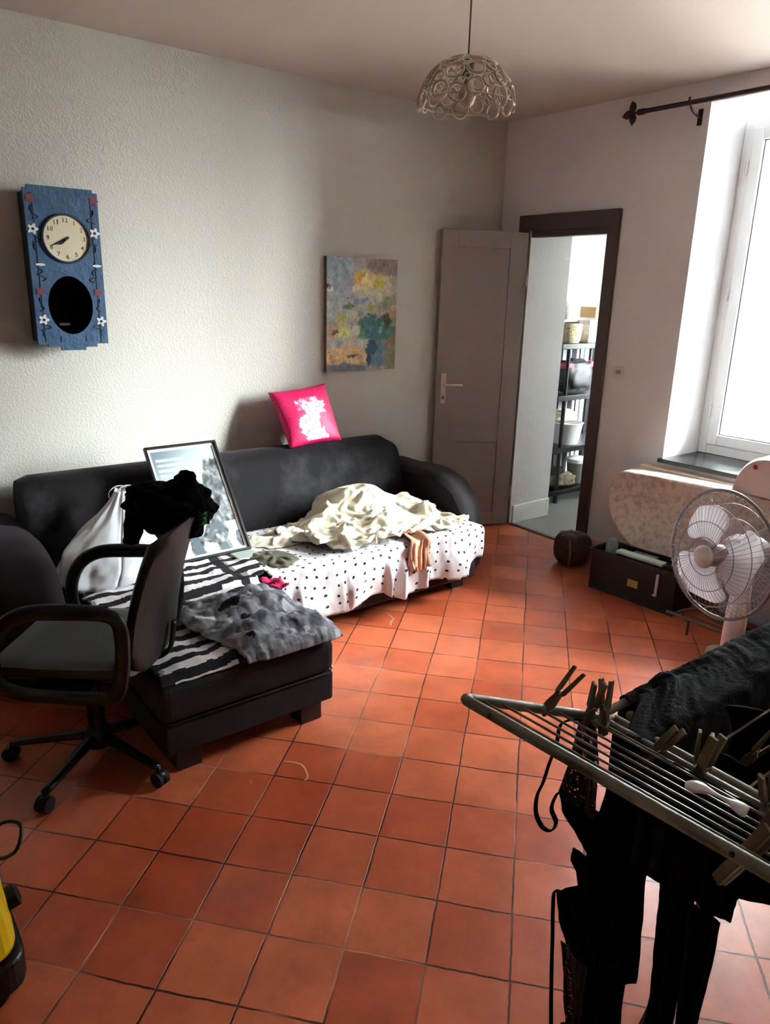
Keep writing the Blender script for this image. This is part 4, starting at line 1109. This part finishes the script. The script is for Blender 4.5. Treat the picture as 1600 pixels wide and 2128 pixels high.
# ================================================================== drying rack
RK = thing('drying_rack', 'grey green metal clothes airer with a raised wing in the right foreground', 'drying rack', (0, 0, 0))
zr = .888; X0, X1, Y0, Y1 = 3.03, 3.60, -2.80, -1.78
def bar(nm, pts, r=.0075, par=RK, m=m_metal, k=6, seg=12, sm=True):
    b = B(); tube(b, smoothpts(pts, k) if sm else pts, r, seg); return obj(nm, b, m, par, smooth=True)
bar('main_frame', [(X0+.02, Y0, zr), (X1-.02, Y0, zr), (X1, Y0+.02, zr), (X1, Y1-.02, zr), (X1-.02, Y1, zr), (X0+.02, Y1, zr), (X0, Y1-.02, zr), (X0, Y0+.02, zr), (X0+.02, Y0, zr)])
YW, ZW = -3.138, 1.033
def wp(s, x, dz=0): return (x, lerp(Y0-.028, YW, s)+.022*s*(x-X0)/.4, lerp(zr+.004, ZW, s)+dz)
wing = bar('wing_frame', [wp(0, X0+.02), wp(0.06, X0), wp(.5, X0), wp(.93, X0), wp(.985, X0+.008), wp(1, X0+.035), wp(1, 3.3), wp(1, X1-.035), wp(.985, X1-.008), wp(.93, X1), wp(.5, X1), wp(.06, X1), wp(0, X1-.02)], .0078)
bar('wing_bar', [wp(0, X0+.01), wp(0, X1-.01)], .0078, wing, sm=False)
for s in (.07, .13, .34, .48, .62, .75, .87):
    bar('wing_wire', [wp(s, X0), wp(s, X1)], .0019, wing, m_wire, sm=False, seg=6)
for s in (0, 1):
    for x in (X0+.055, X0+.37):
        c = Vector(wp(1, x)) if s else None
        if c: b = B(); ball(b, c+Vector((0, -.0068, .003)), .0032, 2); obj('rivet', b, m_ink, wing)
for k in range(6):
    x = X0+.075+.084*k
    bar('main_wire', [(x, Y0, zr-.001), (x, Y1, zr-.001)], .0021, RK, m_wire, sm=False, seg=6)
# far wing, folded level
bar('far_wing_frame', [(X0+.02, Y1+.02, zr), (X0+.01, Y1+.05, zr), (X0+.01, Y1+.33, zr-.02), (X0+.04, Y1+.36, zr-.02), (X1-.04, Y1+.36, zr-.02), (X1-.01, Y1+.33, zr-.02), (X1-.01, Y1+.05, zr)], .0075)
for pts in ([(X0+.03, Y0+.03, zr), (3.06, -2.35, .45), (3.10, -1.85, .02)], [(X1-.03, Y0+.03, zr), (X1-.04, -2.35, .45), (X1-.05, -1.85, .02)],
            [(X0+.03, Y1-.03, zr), (3.06, -2.25, .45), (3.10, -2.72, .02)], [(X1-.03, Y1-.03, zr), (X1-.05, -2.25, .45), (X1-.06, -2.72, .02)]):
    bar('leg', pts, .0085, sm=False)
bar('foot_bar', [(3.10, -2.72, .012), (3.54, -2.72, .012)], .0085, sm=False); bar('foot_bar', [(3.10, -1.85, .012), (3.55, -1.85, .012)], .0085, sm=False)
bar('strut', [(3.09, -2.33, .43), (3.53, -2.33, .43)], .006, sm=False)

# clothes pegs: one modelled, others copies
def peg0():
    t = thing('clothes_peg', 'peg', 'clothes peg', (0, 0, 0), 0)
    for s in (-1, 1):
        b = B(); prism(b, [(0, -.030), (.0042, -.030), (.0055, -.012), (.0035, 0.002), (.006, .006), (.0085, .042), (.0045, .042), (0.0, .002)], lambda p, d, s=s: (s*(p[0]+.0006), d, p[1]), -.0048, .0048); obj('peg_leg', b, m_peg, t, bevel=.0008)
    b = B(); tube(b, [(.0, -.0065+.0012*math.sin(k), .004) if False else (.0045*math.cos(k*1.2), -.007+.0005*k, .004+.0045*math.sin(k*1.2)) for k in range(28)], .0008, 5); obj('spring', b, m_chrome, t)
    return t
PEG = peg0(); used = [False]
def peg(loc, rot, label, scale=1.0):
    if not used[0]: r = PEG; used[0] = True
    else:
        r = PEG.copy(); COL.objects.link(r)
        for chd in PEG.children:
            c = chd.copy(); COL.objects.link(c); c.parent = r
    r.location = loc; r.rotation_euler = rot; r.scale = (scale,)*3; r['label'] = label; r['group'] = 'wooden clothes pegs on the drying rack'
S = 1.25
peg((3.04, -2.945, .975), (R(-28), R(25), R(10)), 'dark peg leaning on the far short end of the raised wing', S)
peg((3.050, -2.868, .928), (R(8), R(6), R(60)), 'peg clipped upright on the black strap garment', S)
peg((3.062, -2.85, .925), (R(-10), R(-8), R(10)), 'second peg just right of the strap garment, near the rack corner', S)
peg((3.148, -2.832, .895), (R(20), R(28), R(70)), 'peg lying across the middle bar, leftmost on that bar', S)
peg((3.222, -2.835, .905), (R(10), R(10), R(80)), 'broad peg clipped upright on the middle bar beside the black leggings', S*1.15)
peg((3.207, -2.815, .900), (R(0), R(4), R(30)), 'thin peg seen edge-on behind the broad peg on the middle bar', S)
peg((3.236, -2.70, .885), (R(0), R(28), R(0)), 'open peg on a wire of the main section over black cloth', S)
peg((3.312, -2.825, .900), (R(5), R(-12), R(60)), 'brown peg by the right edge of the picture above the middle bar', S)
peg((3.352, -2.925, .930), (R(15), R(10), R(75)), 'peg on the raised wing close to the right edge of the picture', S)
peg((3.385, -3.06, .985), (R(20), R(15), R(70)), 'lowest peg hanging below the outer bar of the wing', S*1.1)

# hanging garments
def hang(name, label, cat, P, W, top, outline, m, amp=.01, nf=5, seed=0, thick=.004, nu=40, nv=70, parent=None, curl=0):
    """P: origin on the rail; W: unit vector of width; outline(v)->(l,r) offsets in metres along W, v 0 top..1 bottom; top,(length)"""
    P = Vector(P); W = Vector(W).normalized(); Nn = Vector((-W.y, W.x, 0))
    def fn(u, v):
        l, r = outline(v); s = lerp(l, r, u)
        d = amp*math.sin(u*nf*math.pi+seed+1.5*fb(u*2+seed, v*2))*(.35+.65*v)+.6*amp*fb(u*6+seed, v*5)
        return P+W*s+Nn*(d+curl*v)+Vector((0, 0, -top*v))
    o = sheet(name, fn, nu, nv, m, parent, thick=thick)
    if label: tag(o, label, cat)
    return o
def pl(tab):
    def f(v):
        for (v0, l0, r0), (v1, l1, r1) in zip(tab, tab[1:]):
            if v <= v1:
                t_ = (v-v0)/(v1-v0) if v1 > v0 else 0
                t_ = t_*t_*(3-2*t_)*.5+t_*.5
                return lerp(l0, l1, t_), lerp(r0, r1, t_)
        return tab[-1][1:]
    return f
# long trousers hanging at the rack corner
hang('black_trousers', 'long plain black trousers hanging from the rack corner down to the floor', 'trousers', (3.055, -2.838, .893), (1, .02, 0), .78,
     pl([(0, .018, .085), (.15, .02, .112), (.3, .0, .112), (.54, .0, .125), (.57, 0, .105), (1, .018, .115)]), m_blackcloth, amp=.012, nf=5, seed=1)
# satin trousers draped over the long bar
def satin(u, v):
    y = lerp(-2.742, -1.80, u)
    s = v*lerp(.36, .62, min(1, u*4))
    rip = .0075*fb(y*22+s*6, s*4, 2)+.004*fb(y*60+s*30, s*6, 7)+.004*fb(y*7, s*5)
    if s < .05: x, z_ = X0-.010, zr-.05+s
    elif s < .07: a = (s-.05)/.02*math.pi; x, z_ = X0-.010*math.cos(a), zr+.010*math.sin(a)
    elif s < .16: x, z_ = X0+.01+(s-.07), zr+.009-.004*(s-.07)/.09
    else: d = s-.16; x, z_ = X0+.10+.015*min(1, d/.05)+.05*d, zr+.002-d
    return (x+rip*.6*(s > .16), y+.01*fb(s*5, 3)-.115*min(1, max(0, s-.085)/.05)*(1-u)**3, z_+abs(rip)*(s < .18)+.004*(.07 < s < .16)*fb(y*45+s*40, s*9, 4))
o = sheet('satin_trousers', satin, 150, 70, m_sheen, thick=.004); tag(o, 'shiny black trousers draped lengthwise over the far long bar of the rack', 'trousers')
hang('black_blouse', 'wide black blouse hanging under the main wires in the middle of the rack', 'blouse', (3.10, -2.60, .884), (1, .35, 0), .34, pl([(0, 0, .36), (.5, .01, .40), (1, .03, .38)]), m_blackcloth, amp=.018, nf=6, seed=4)
hang('black_skirt', 'black skirt hanging from the main wires at the right edge behind the pegs', 'skirt', (3.20, -2.745, .884), (1, .12, 0), .22, pl([(0, 0, .30), (1, -.02, .33)]), m_blackcloth, amp=.012, nf=5, seed=7)
# leggings
t = thing('black_leggings', 'black flared leggings hanging by the waist from the middle bar', 'leggings', (0, 0, 0))
PL = (3.188, -2.852, .905)
hang('waistband', None, None, PL, (1, 0, 0), .20, pl([(0, 0, .125), (1, .004, .118)]), m_blackcloth, amp=.006, nf=4, seed=2, parent=t)
hang('leg', None, None, (PL[0], PL[1], PL[2]-.195), (1, 0, 0), .42, pl([(0, .010, .064), (.55, .028, .066), (.85, .026, .074), (1, .040, .082)]), m_blackcloth, amp=.006, nf=3, seed=5, parent=t, nu=20, curl=-.01)
hang('leg', None, None, (PL[0], PL[1]-.012, PL[2]-.195), (1, 0, 0), .50, pl([(0, .060, .112), (.5, .076, .108), (.85, .078, .114), (1, .082, .126)]), m_blackcloth, amp=.006, nf=3, seed=8, parent=t, nu=20)
# lace bra top
t = thing('lace_bra', 'black lace bra with looping straps clipped on the raised wing', 'bra', (0, 0, 0))
yb = -2.905
hang('lace_panel', None, None, (3.060, yb, .925), (1, 0, 0), .150, pl([(0, -.006, .030), (.4, -.012, .042), (1, -.030, .046)]), m_lace, amp=.004, nf=3, seed=2, parent=t, nu=20, nv=30, thick=.001)
hang('cup', None, None, (3.060, yb+.004, .786), (1, 0, 0), .085, pl([(0, -.028, .055), (.45, -.020, .075), (1, .040, .085)]), m_blackcloth, amp=.006, nf=2, seed=3, parent=t, nu=24, nv=24)
def strap(pts, par, r=.004, m=m_blackcloth, fl=.3):
    b = B(); tube(b, smoothpts(pts, 7), r, 6, flat=fl); obj('strap', b, m, par, smooth=True)
strap([(3.060, yb, .928), (3.045, yb, .922), (3.022, yb, .900), (3.018, yb, .86), (3.008, yb, .82), (3.000, yb, .78), (2.990, yb, .745), (2.992, yb, .712), (3.008, yb, .695), (3.026, yb, .700), (3.034, yb, .722), (3.022, yb, .742), (3.030, yb, .775), (3.045, yb, .79)], t, .0055)
strap([(3.075, yb, .930), (3.088, yb, .918), (3.090, yb, .87), (3.094, yb, .80)], t, .004)
# lace bodice lower
t = thing('lace_camisole', 'black camisole with a lace side panel hanging low beside the long trousers', 'camisole', (0, 0, 0))
yc = -2.875
hang('bodice', None, None, (3.068, yc, .668), (1, 0, 0), .20, pl([(0, -.016, .04), (.12, -.018, .05), (.2, -.004, .05), (.32, .002, .05), (.5, -.030, .05), (.56, -.040, .05), (.8, -.028, .05), (1, -.01, .05)]), m_blackcloth, amp=.005, nf=2, seed=1, parent=t, nu=24)
hang('lace_panel', None, None, (3.068, yc, .470), (1, 0, 0), .17, pl([(0, -.018, .04), (.5, -.002, .04), (1, .012, .04)]), m_lace, amp=.003, nf=2, seed=6, parent=t, nu=20, nv=30, thick=.001)
strap([(3.075, yc, .568), (3.050, yc, .566), (3.026, yc, .558), (3.026, yc, .52), (3.032, yc, .46), (3.040, yc, .37), (3.050, yc, .28), (3.058, yc, .24), (3.066, yc, .28), (3.074, yc, .300), (3.095, yc, .298)], t, .0055)
# white and maroon bits
hang('white_sock', 'small white sock hanging from a main wire near the right edge', 'sock', (3.285, -2.70, .884), (1, .1, 0), .10, pl([(0, 0, .03), (.5, .0, .034), (1, -.01, .045)]), m_white, amp=.003, nf=2, seed=3, nu=14, nv=20)
b = B(); tube(b, smoothpts([(3.262, -2.955, .957), (3.285, -2.95, .962), (3.315, -2.945, .960), (3.335, -2.94, .955)], 5), lambda q: .007+.004*math.sin(q*9), 10, flat=.6)
tag(obj('white_clip', b, m_tub, smooth=True), 'off-white plastic clip resting on the wires of the raised wing', 'clip')
hang('maroon_cloth', 'small maroon cloth strap between the trousers and the leggings under the wing', 'cloth', (3.165, -2.80, .80), (1, .2, 0), .06, pl([(0, 0, .055), (1, .02, .05)]), mat('maroon_cloth', (74, 22, 32), .8), amp=.006, nf=2, seed=3, nu=14, nv=14)

# ================================================================== yellow cleaner
vx, vy = 1.995, -3.772
t = thing('steam_cleaner', 'yellow and black canister cleaner at the left edge of the foreground', 'cleaner', (vx, vy, 0))
def rbox(x0, x1, y0, y1, z0, z1, top=.75, r=.06, n=6):
    b = B(); rs = []
    for k in range(9):
        q = k/8; z_ = lerp(z0, z1, q); sc_ = lerp(1, top, q**2)
        cx, cy = (x0+x1)/2, (y0+y1)/2; hx, hy = (x1-x0)/2*sc_, (y1-y0)/2*sc_; ring = []
        for c, (sx_, sy_) in enumerate(((1, 1), (-1, 1), (-1, -1), (1, -1))):
            for i in range(n+1):
                a = R(90*c+90*i/n); ring.append(b.verts.new((cx+sx_*(hx-r*sc_)+r*sc_*math.cos(a), cy+sy_*(hy-r*sc_)+r*sc_*math.sin(a), z_)))
        rs.append(ring)
    for Q, S_ in zip(rs, rs[1:]):
        for j in range(len(Q)): b.faces.new((Q[j], Q[(j+1) % len(Q)], S_[(j+1) % len(Q)], S_[j]))
    b.faces.new(rs[0][::-1]); b.faces.new(rs[-1]); return b
obj('black_base', rbox(-.17, .17, -.19, .19, .02, .10, 1.0), m_black, t, bevel=.012)
obj('yellow_body', rbox(-.158, .158, -.178, .178, .10, .34, .86), m_yellow, t, bevel=.02)
b = B(); tube(b, smoothpts([(-.1, 0, .33), (-.09, 0, .41), (0, 0, .43), (.09, 0, .41), (.1, 0, .33)], 6), .015, 10); obj('handle', b, m_black, t, smooth=True)
for sx_, sy_ in ((1, 1), (-1, 1), (1, -1), (-1, -1)):
    b = B(); M = Matrix.Translation((sx_*.155, sy_*.10, .045)) @ Matrix.Rotation(R(90), 4, 'Y'); lathe(b, [(.02, -.018), (.045, -.015), (.045, .015), (.02, .018)], 24, M=M); obj('wheel', b, m_blackrub, t, auto=40)
b = B(); M = Matrix.Translation((.085, .165, .205)) @ Matrix.Rotation(R(-75), 4, 'X') ; lathe(b, [(.020, -.03), (.026, 0), (.026, .03), (.012, .036)], 24, M=M); obj('plug_cap', b, m_blackrub, t, auto=40)
b = B(); tube(b, smoothpts([(.07, .165, .215), (.02, .17, .25), (-.04, .16, .27), (-.05, .20, .31), (-.01, .235, .315), (0.03, .21, .28), (-.02, .16, .25), (-.1, .12, .27)], 6), .0045, 8); obj('power_cord', b, m_black, t, smooth=True)

# ================================================================== shelf in the side room
SX0, SX1, SY0, SY1 = -.25, .115, .70, 1.42
t = thing('black_shelving', 'black plastic shelving unit full of things in the room behind the door', 'shelving', (0, 0, 0))
lv = [.085, .42, .82, 1.20]
for z_ in lv:
    b = B(); box(b, (SX0, SY0-.10, z_-.02), (SX1, SY1, z_+.02)); obj('shelf_board', b, m_black, t, bevel=.004)
for x in (SX0+.02, SX1-.02):
    for y in (SY0, SY1-.03):
        b = B(); tube(b, [(x, y, 0), (x, y, 1.2)], .016, 12); obj('post', b, m_black, t, auto=40)
def it(nm, lab, cat, b, m, **kw): return tag(obj(nm, b, m, **kw), lab, cat)
b = B(); lathe(b, [(.075, 1.221), (.085, 1.24), (.095, 1.35), (.09, 1.36), (.082, 1.355), (.072, 1.24)], 28, c=(.0, .80, 0)); it('wicker_basket', 'round beige basket on the top board of the black shelving', 'basket', b, mat('wicker', (164, 148, 118), .8, var=.35, vscale=60, bump=.8, bscale=120), auto=50)
b = B(); box(b, (-.2, .76, 1.37), (-.02, .93, 1.53)); it('white_carton', 'white box above the beige basket on the black shelving', 'box', b, mat('off_white_card', (212, 210, 200), .8), bevel=.006)
b = B(); ball(b, (.03, .70, 1.46), .065, 3, (.8, 1, 1.1)); it('grey_pouch', 'rounded grey cloth bundle at the upper left of the top shelf', 'bundle', b, mat('grey_linen', (170, 166, 158), .9, bump=.6, bscale=30), smooth=True)
b = B(); box(b, (-.1, 1.03, 1.40), (.05, 1.22, 1.48)); it('brown_carton', 'small brown box on the top shelf near the door casing', 'box', b, mat('brown_card', (150, 116, 80), .8), bevel=.004)
b = B(); box(b, (-.15, .92, 1.221), (.09, 1.30, 1.39)); it('grey_crate', 'grey plastic crate on the top board right of the basket', 'crate', b, mat('grey_crate_plastic', (172, 166, 164), .6, var=.3, vscale=30), bevel=.008)
def blob(c, s, seed, m, nm, lab, cat):
    def f(u, v):
        th = u*2*math.pi; ph = (v-.5)*math.pi; n = Vector((math.cos(th)*math.cos(ph), math.sin(th)*math.cos(ph), math.sin(ph)))
        k = 1+.22*fb(n.x*2+seed, n.y*2, n.z*2); e = lambda q: math.copysign(abs(q)**.7, q)
        return (c[0]+e(n.x)*s[0]*k, c[1]+e(n.y)*s[1]*k, max(c[2]-s[2]*.98, c[2]+e(n.z)*s[2]*k))
    return tag(sheet(nm, f, 32, 20, m, thick=0), lab, cat)
o = blob((-.0, .88, .965), (.11, .17, .125), 2, mat('black_nylon', (34, 34, 38), .6), 'black_rucksack', 'black rucksack with red details on the second shelf from the top', 'rucksack')
for y, z_ in ((.74, 1.055), (1.02, 1.06)):
    b = B(); box(b, (.02, y-.04, z_-.02), (.09, y+.04, z_+.02)); obj('red_trim', b, m_red, o, bevel=.008)
b = B(); lathe(b, [(.10, .441), (.125, .60), (.132, .605), (.125, .61), (.118, .60), (.095, .45)], 32, c=(-.02, .90, 0)); it('plastic_tub', 'white translucent tub on the third shelf of the black shelving', 'tub', b, m_tub, auto=50)
blob((-.03, .86, .655), (.08, .11, .05), 5, mat('pale_cloth', (214, 210, 190), .9), 'cloth_pile', 'pale yellowish cloths heaped in the white tub', 'cloth')
b = B(); lathe(b, [(.07, .106), (.085, .27)], 24, c=(.0, 1.06, 0)); o = it('lidded_bin', 'grey green bin with a white lid on the lowest shelf', 'bin', b, mat('grey_green_plastic', (122, 126, 114), .6), auto=50)
b = B(); lathe(b, [(.09, .27), (.09, .30), (.07, .31)], 24, c=(.0, 1.06, 0)); obj('bin_lid', b, m_white, o, auto=40)
blob((.0, .84, .155), (.09, .15, .05), 9, mat('mixed_cloth', (150, 140, 124), .9, var=.6, vscale=30), 'shoe_pile', 'beige and brown bundle at the left of the lowest shelf', 'bundle')
blob((.0, .78, .235), (.06, .08, .03), 12, mat('dark_brown_cloth', (70, 54, 44), .9), 'brown_cloth', 'dark brown cloth on top of the beige bundle on the lowest shelf', 'cloth')
# striped curtain hanging behind the shelving
o = sheet('striped_curtain', lambda u, v: (-.34+.02*math.sin(u*30), lerp(.45, 1.75, u), lerp(.05, 1.18, v)), 110, 20, m_vc_matte, thick=.004,
          colf=lambda u, v: [(206, 208, 214), (24, 24, 28), (150, 152, 160), (220, 220, 224), (60, 60, 66)][int(u*23*(1+.1*math.sin(u*9))) % 5])
tag(o, 'grey and white striped cloth hanging behind the black shelving', 'curtain')

# ================================================================== light and camera
wd = bpy.data.worlds.new('sky'); sc.world = wd; wd.use_nodes = True
bg = wd.node_tree.nodes['Background']; bg.inputs['Color'].default_value = (.90, .94, .97, 1); bg.inputs['Strength'].default_value = 1.0
wt = wd.node_tree; tcw = wt.nodes.new('ShaderNodeTexCoord')
acc = None
for d_, lo, amp in (((.76, .40, .66), .68, 31.0), ((.88, .36, .24), .70, 10.0)):       # sky lobes added to light floor and wall: strong high up, softer lower
    dt = wt.nodes.new('ShaderNodeVectorMath'); dt.operation = 'DOT_PRODUCT'; dt.inputs[1].default_value = Vector(d_).normalized()
    wt.links.new(tcw.outputs['Generated'], dt.inputs[0])
    mp = wt.nodes.new('ShaderNodeMapRange'); mp.interpolation_type = 'SMOOTHSTEP'
    mp.inputs['From Min'].default_value = lo; mp.inputs['From Max'].default_value = 1.0; mp.inputs['To Min'].default_value = 0; mp.inputs['To Max'].default_value = amp
    wt.links.new(dt.outputs['Value'], mp.inputs['Value'])
    ad_ = wt.nodes.new('ShaderNodeMath'); ad_.operation = 'ADD'; ad_.inputs[1].default_value = 1.5
    wt.links.new(mp.outputs['Result'], ad_.inputs[0])
    if acc: wt.links.new(acc.outputs[0], ad_.inputs[1])
    acc = ad_
wt.links.new(acc.outputs[0], bg.inputs['Strength'])
def portal(loc, rot, sx_, sy_):
    L = bpy.data.lights.new('window_portal', 'AREA'); L.shape = 'RECTANGLE'; L.size = sx_; L.size_y = sy_; L.cycles.is_portal = True
    o = bpy.data.objects.new('window_portal', L); COL.objects.link(o); o.location = loc; o.rotation_euler = rot
portal(((W0+W1)/2, T+.06, (WZ0+WZ1)/2), (R(-90), 0, 0), W1-W0, WZ1-WZ0)
portal((1.42, 1.75, 1.6), (0, R(90), 0), 1.4, .70)
S_ = bpy.data.lights.new('sun', 'SUN'); S_.energy = .4; S_.angle = R(2); S_.color = (1, .96, .9)
so = bpy.data.objects.new('sun', S_); COL.objects.link(so); so.rotation_euler = (R(48), 0, R(-20))

cam = bpy.data.cameras.new('camera'); co = bpy.data.objects.new('camera', cam); COL.objects.link(co); sc.camera = co
f_, yaw, pitch, roll = 1531.68, -.90672284, .29169477, .02759177
cam.sensor_fit = 'HORIZONTAL'; cam.sensor_width = 36; cam.lens = 36*f_/1600; cam.clip_start = .02
cy, sy_, cp, sp = math.cos(yaw), math.sin(yaw), math.cos(pitch), math.sin(pitch)
F = Vector((sy_*cp, cy*cp, -sp)); r0 = Vector((cy, -sy_, 0)); u0 = r0.cross(F)
r2 = r0*math.cos(roll)+u0*math.sin(roll); u2 = -r0*math.sin(roll)+u0*math.cos(roll)
co.matrix_world = Matrix(((r2.x, u2.x, -F.x, 3.65677), (r2.y, u2.y, -F.y, -3.76995), (r2.z, u2.z, -F.z, 1.55756), (0, 0, 0, 1)))
vs_ = sc.view_settings; vs_.view_transform = 'Standard'; vs_.look = 'None'; vs_.gamma = 1; vs_.exposure = 3.32; vs_.use_curve_mapping = False
sc.cycles.use_denoising = True; sc.cycles.max_bounces = 9; sc.cycles.diffuse_bounces = 6; sc.cycles.adaptive_threshold = .05; sc.cycles.transparent_max_bounces = 16; sc.cycles.sample_clamp_indirect = 8
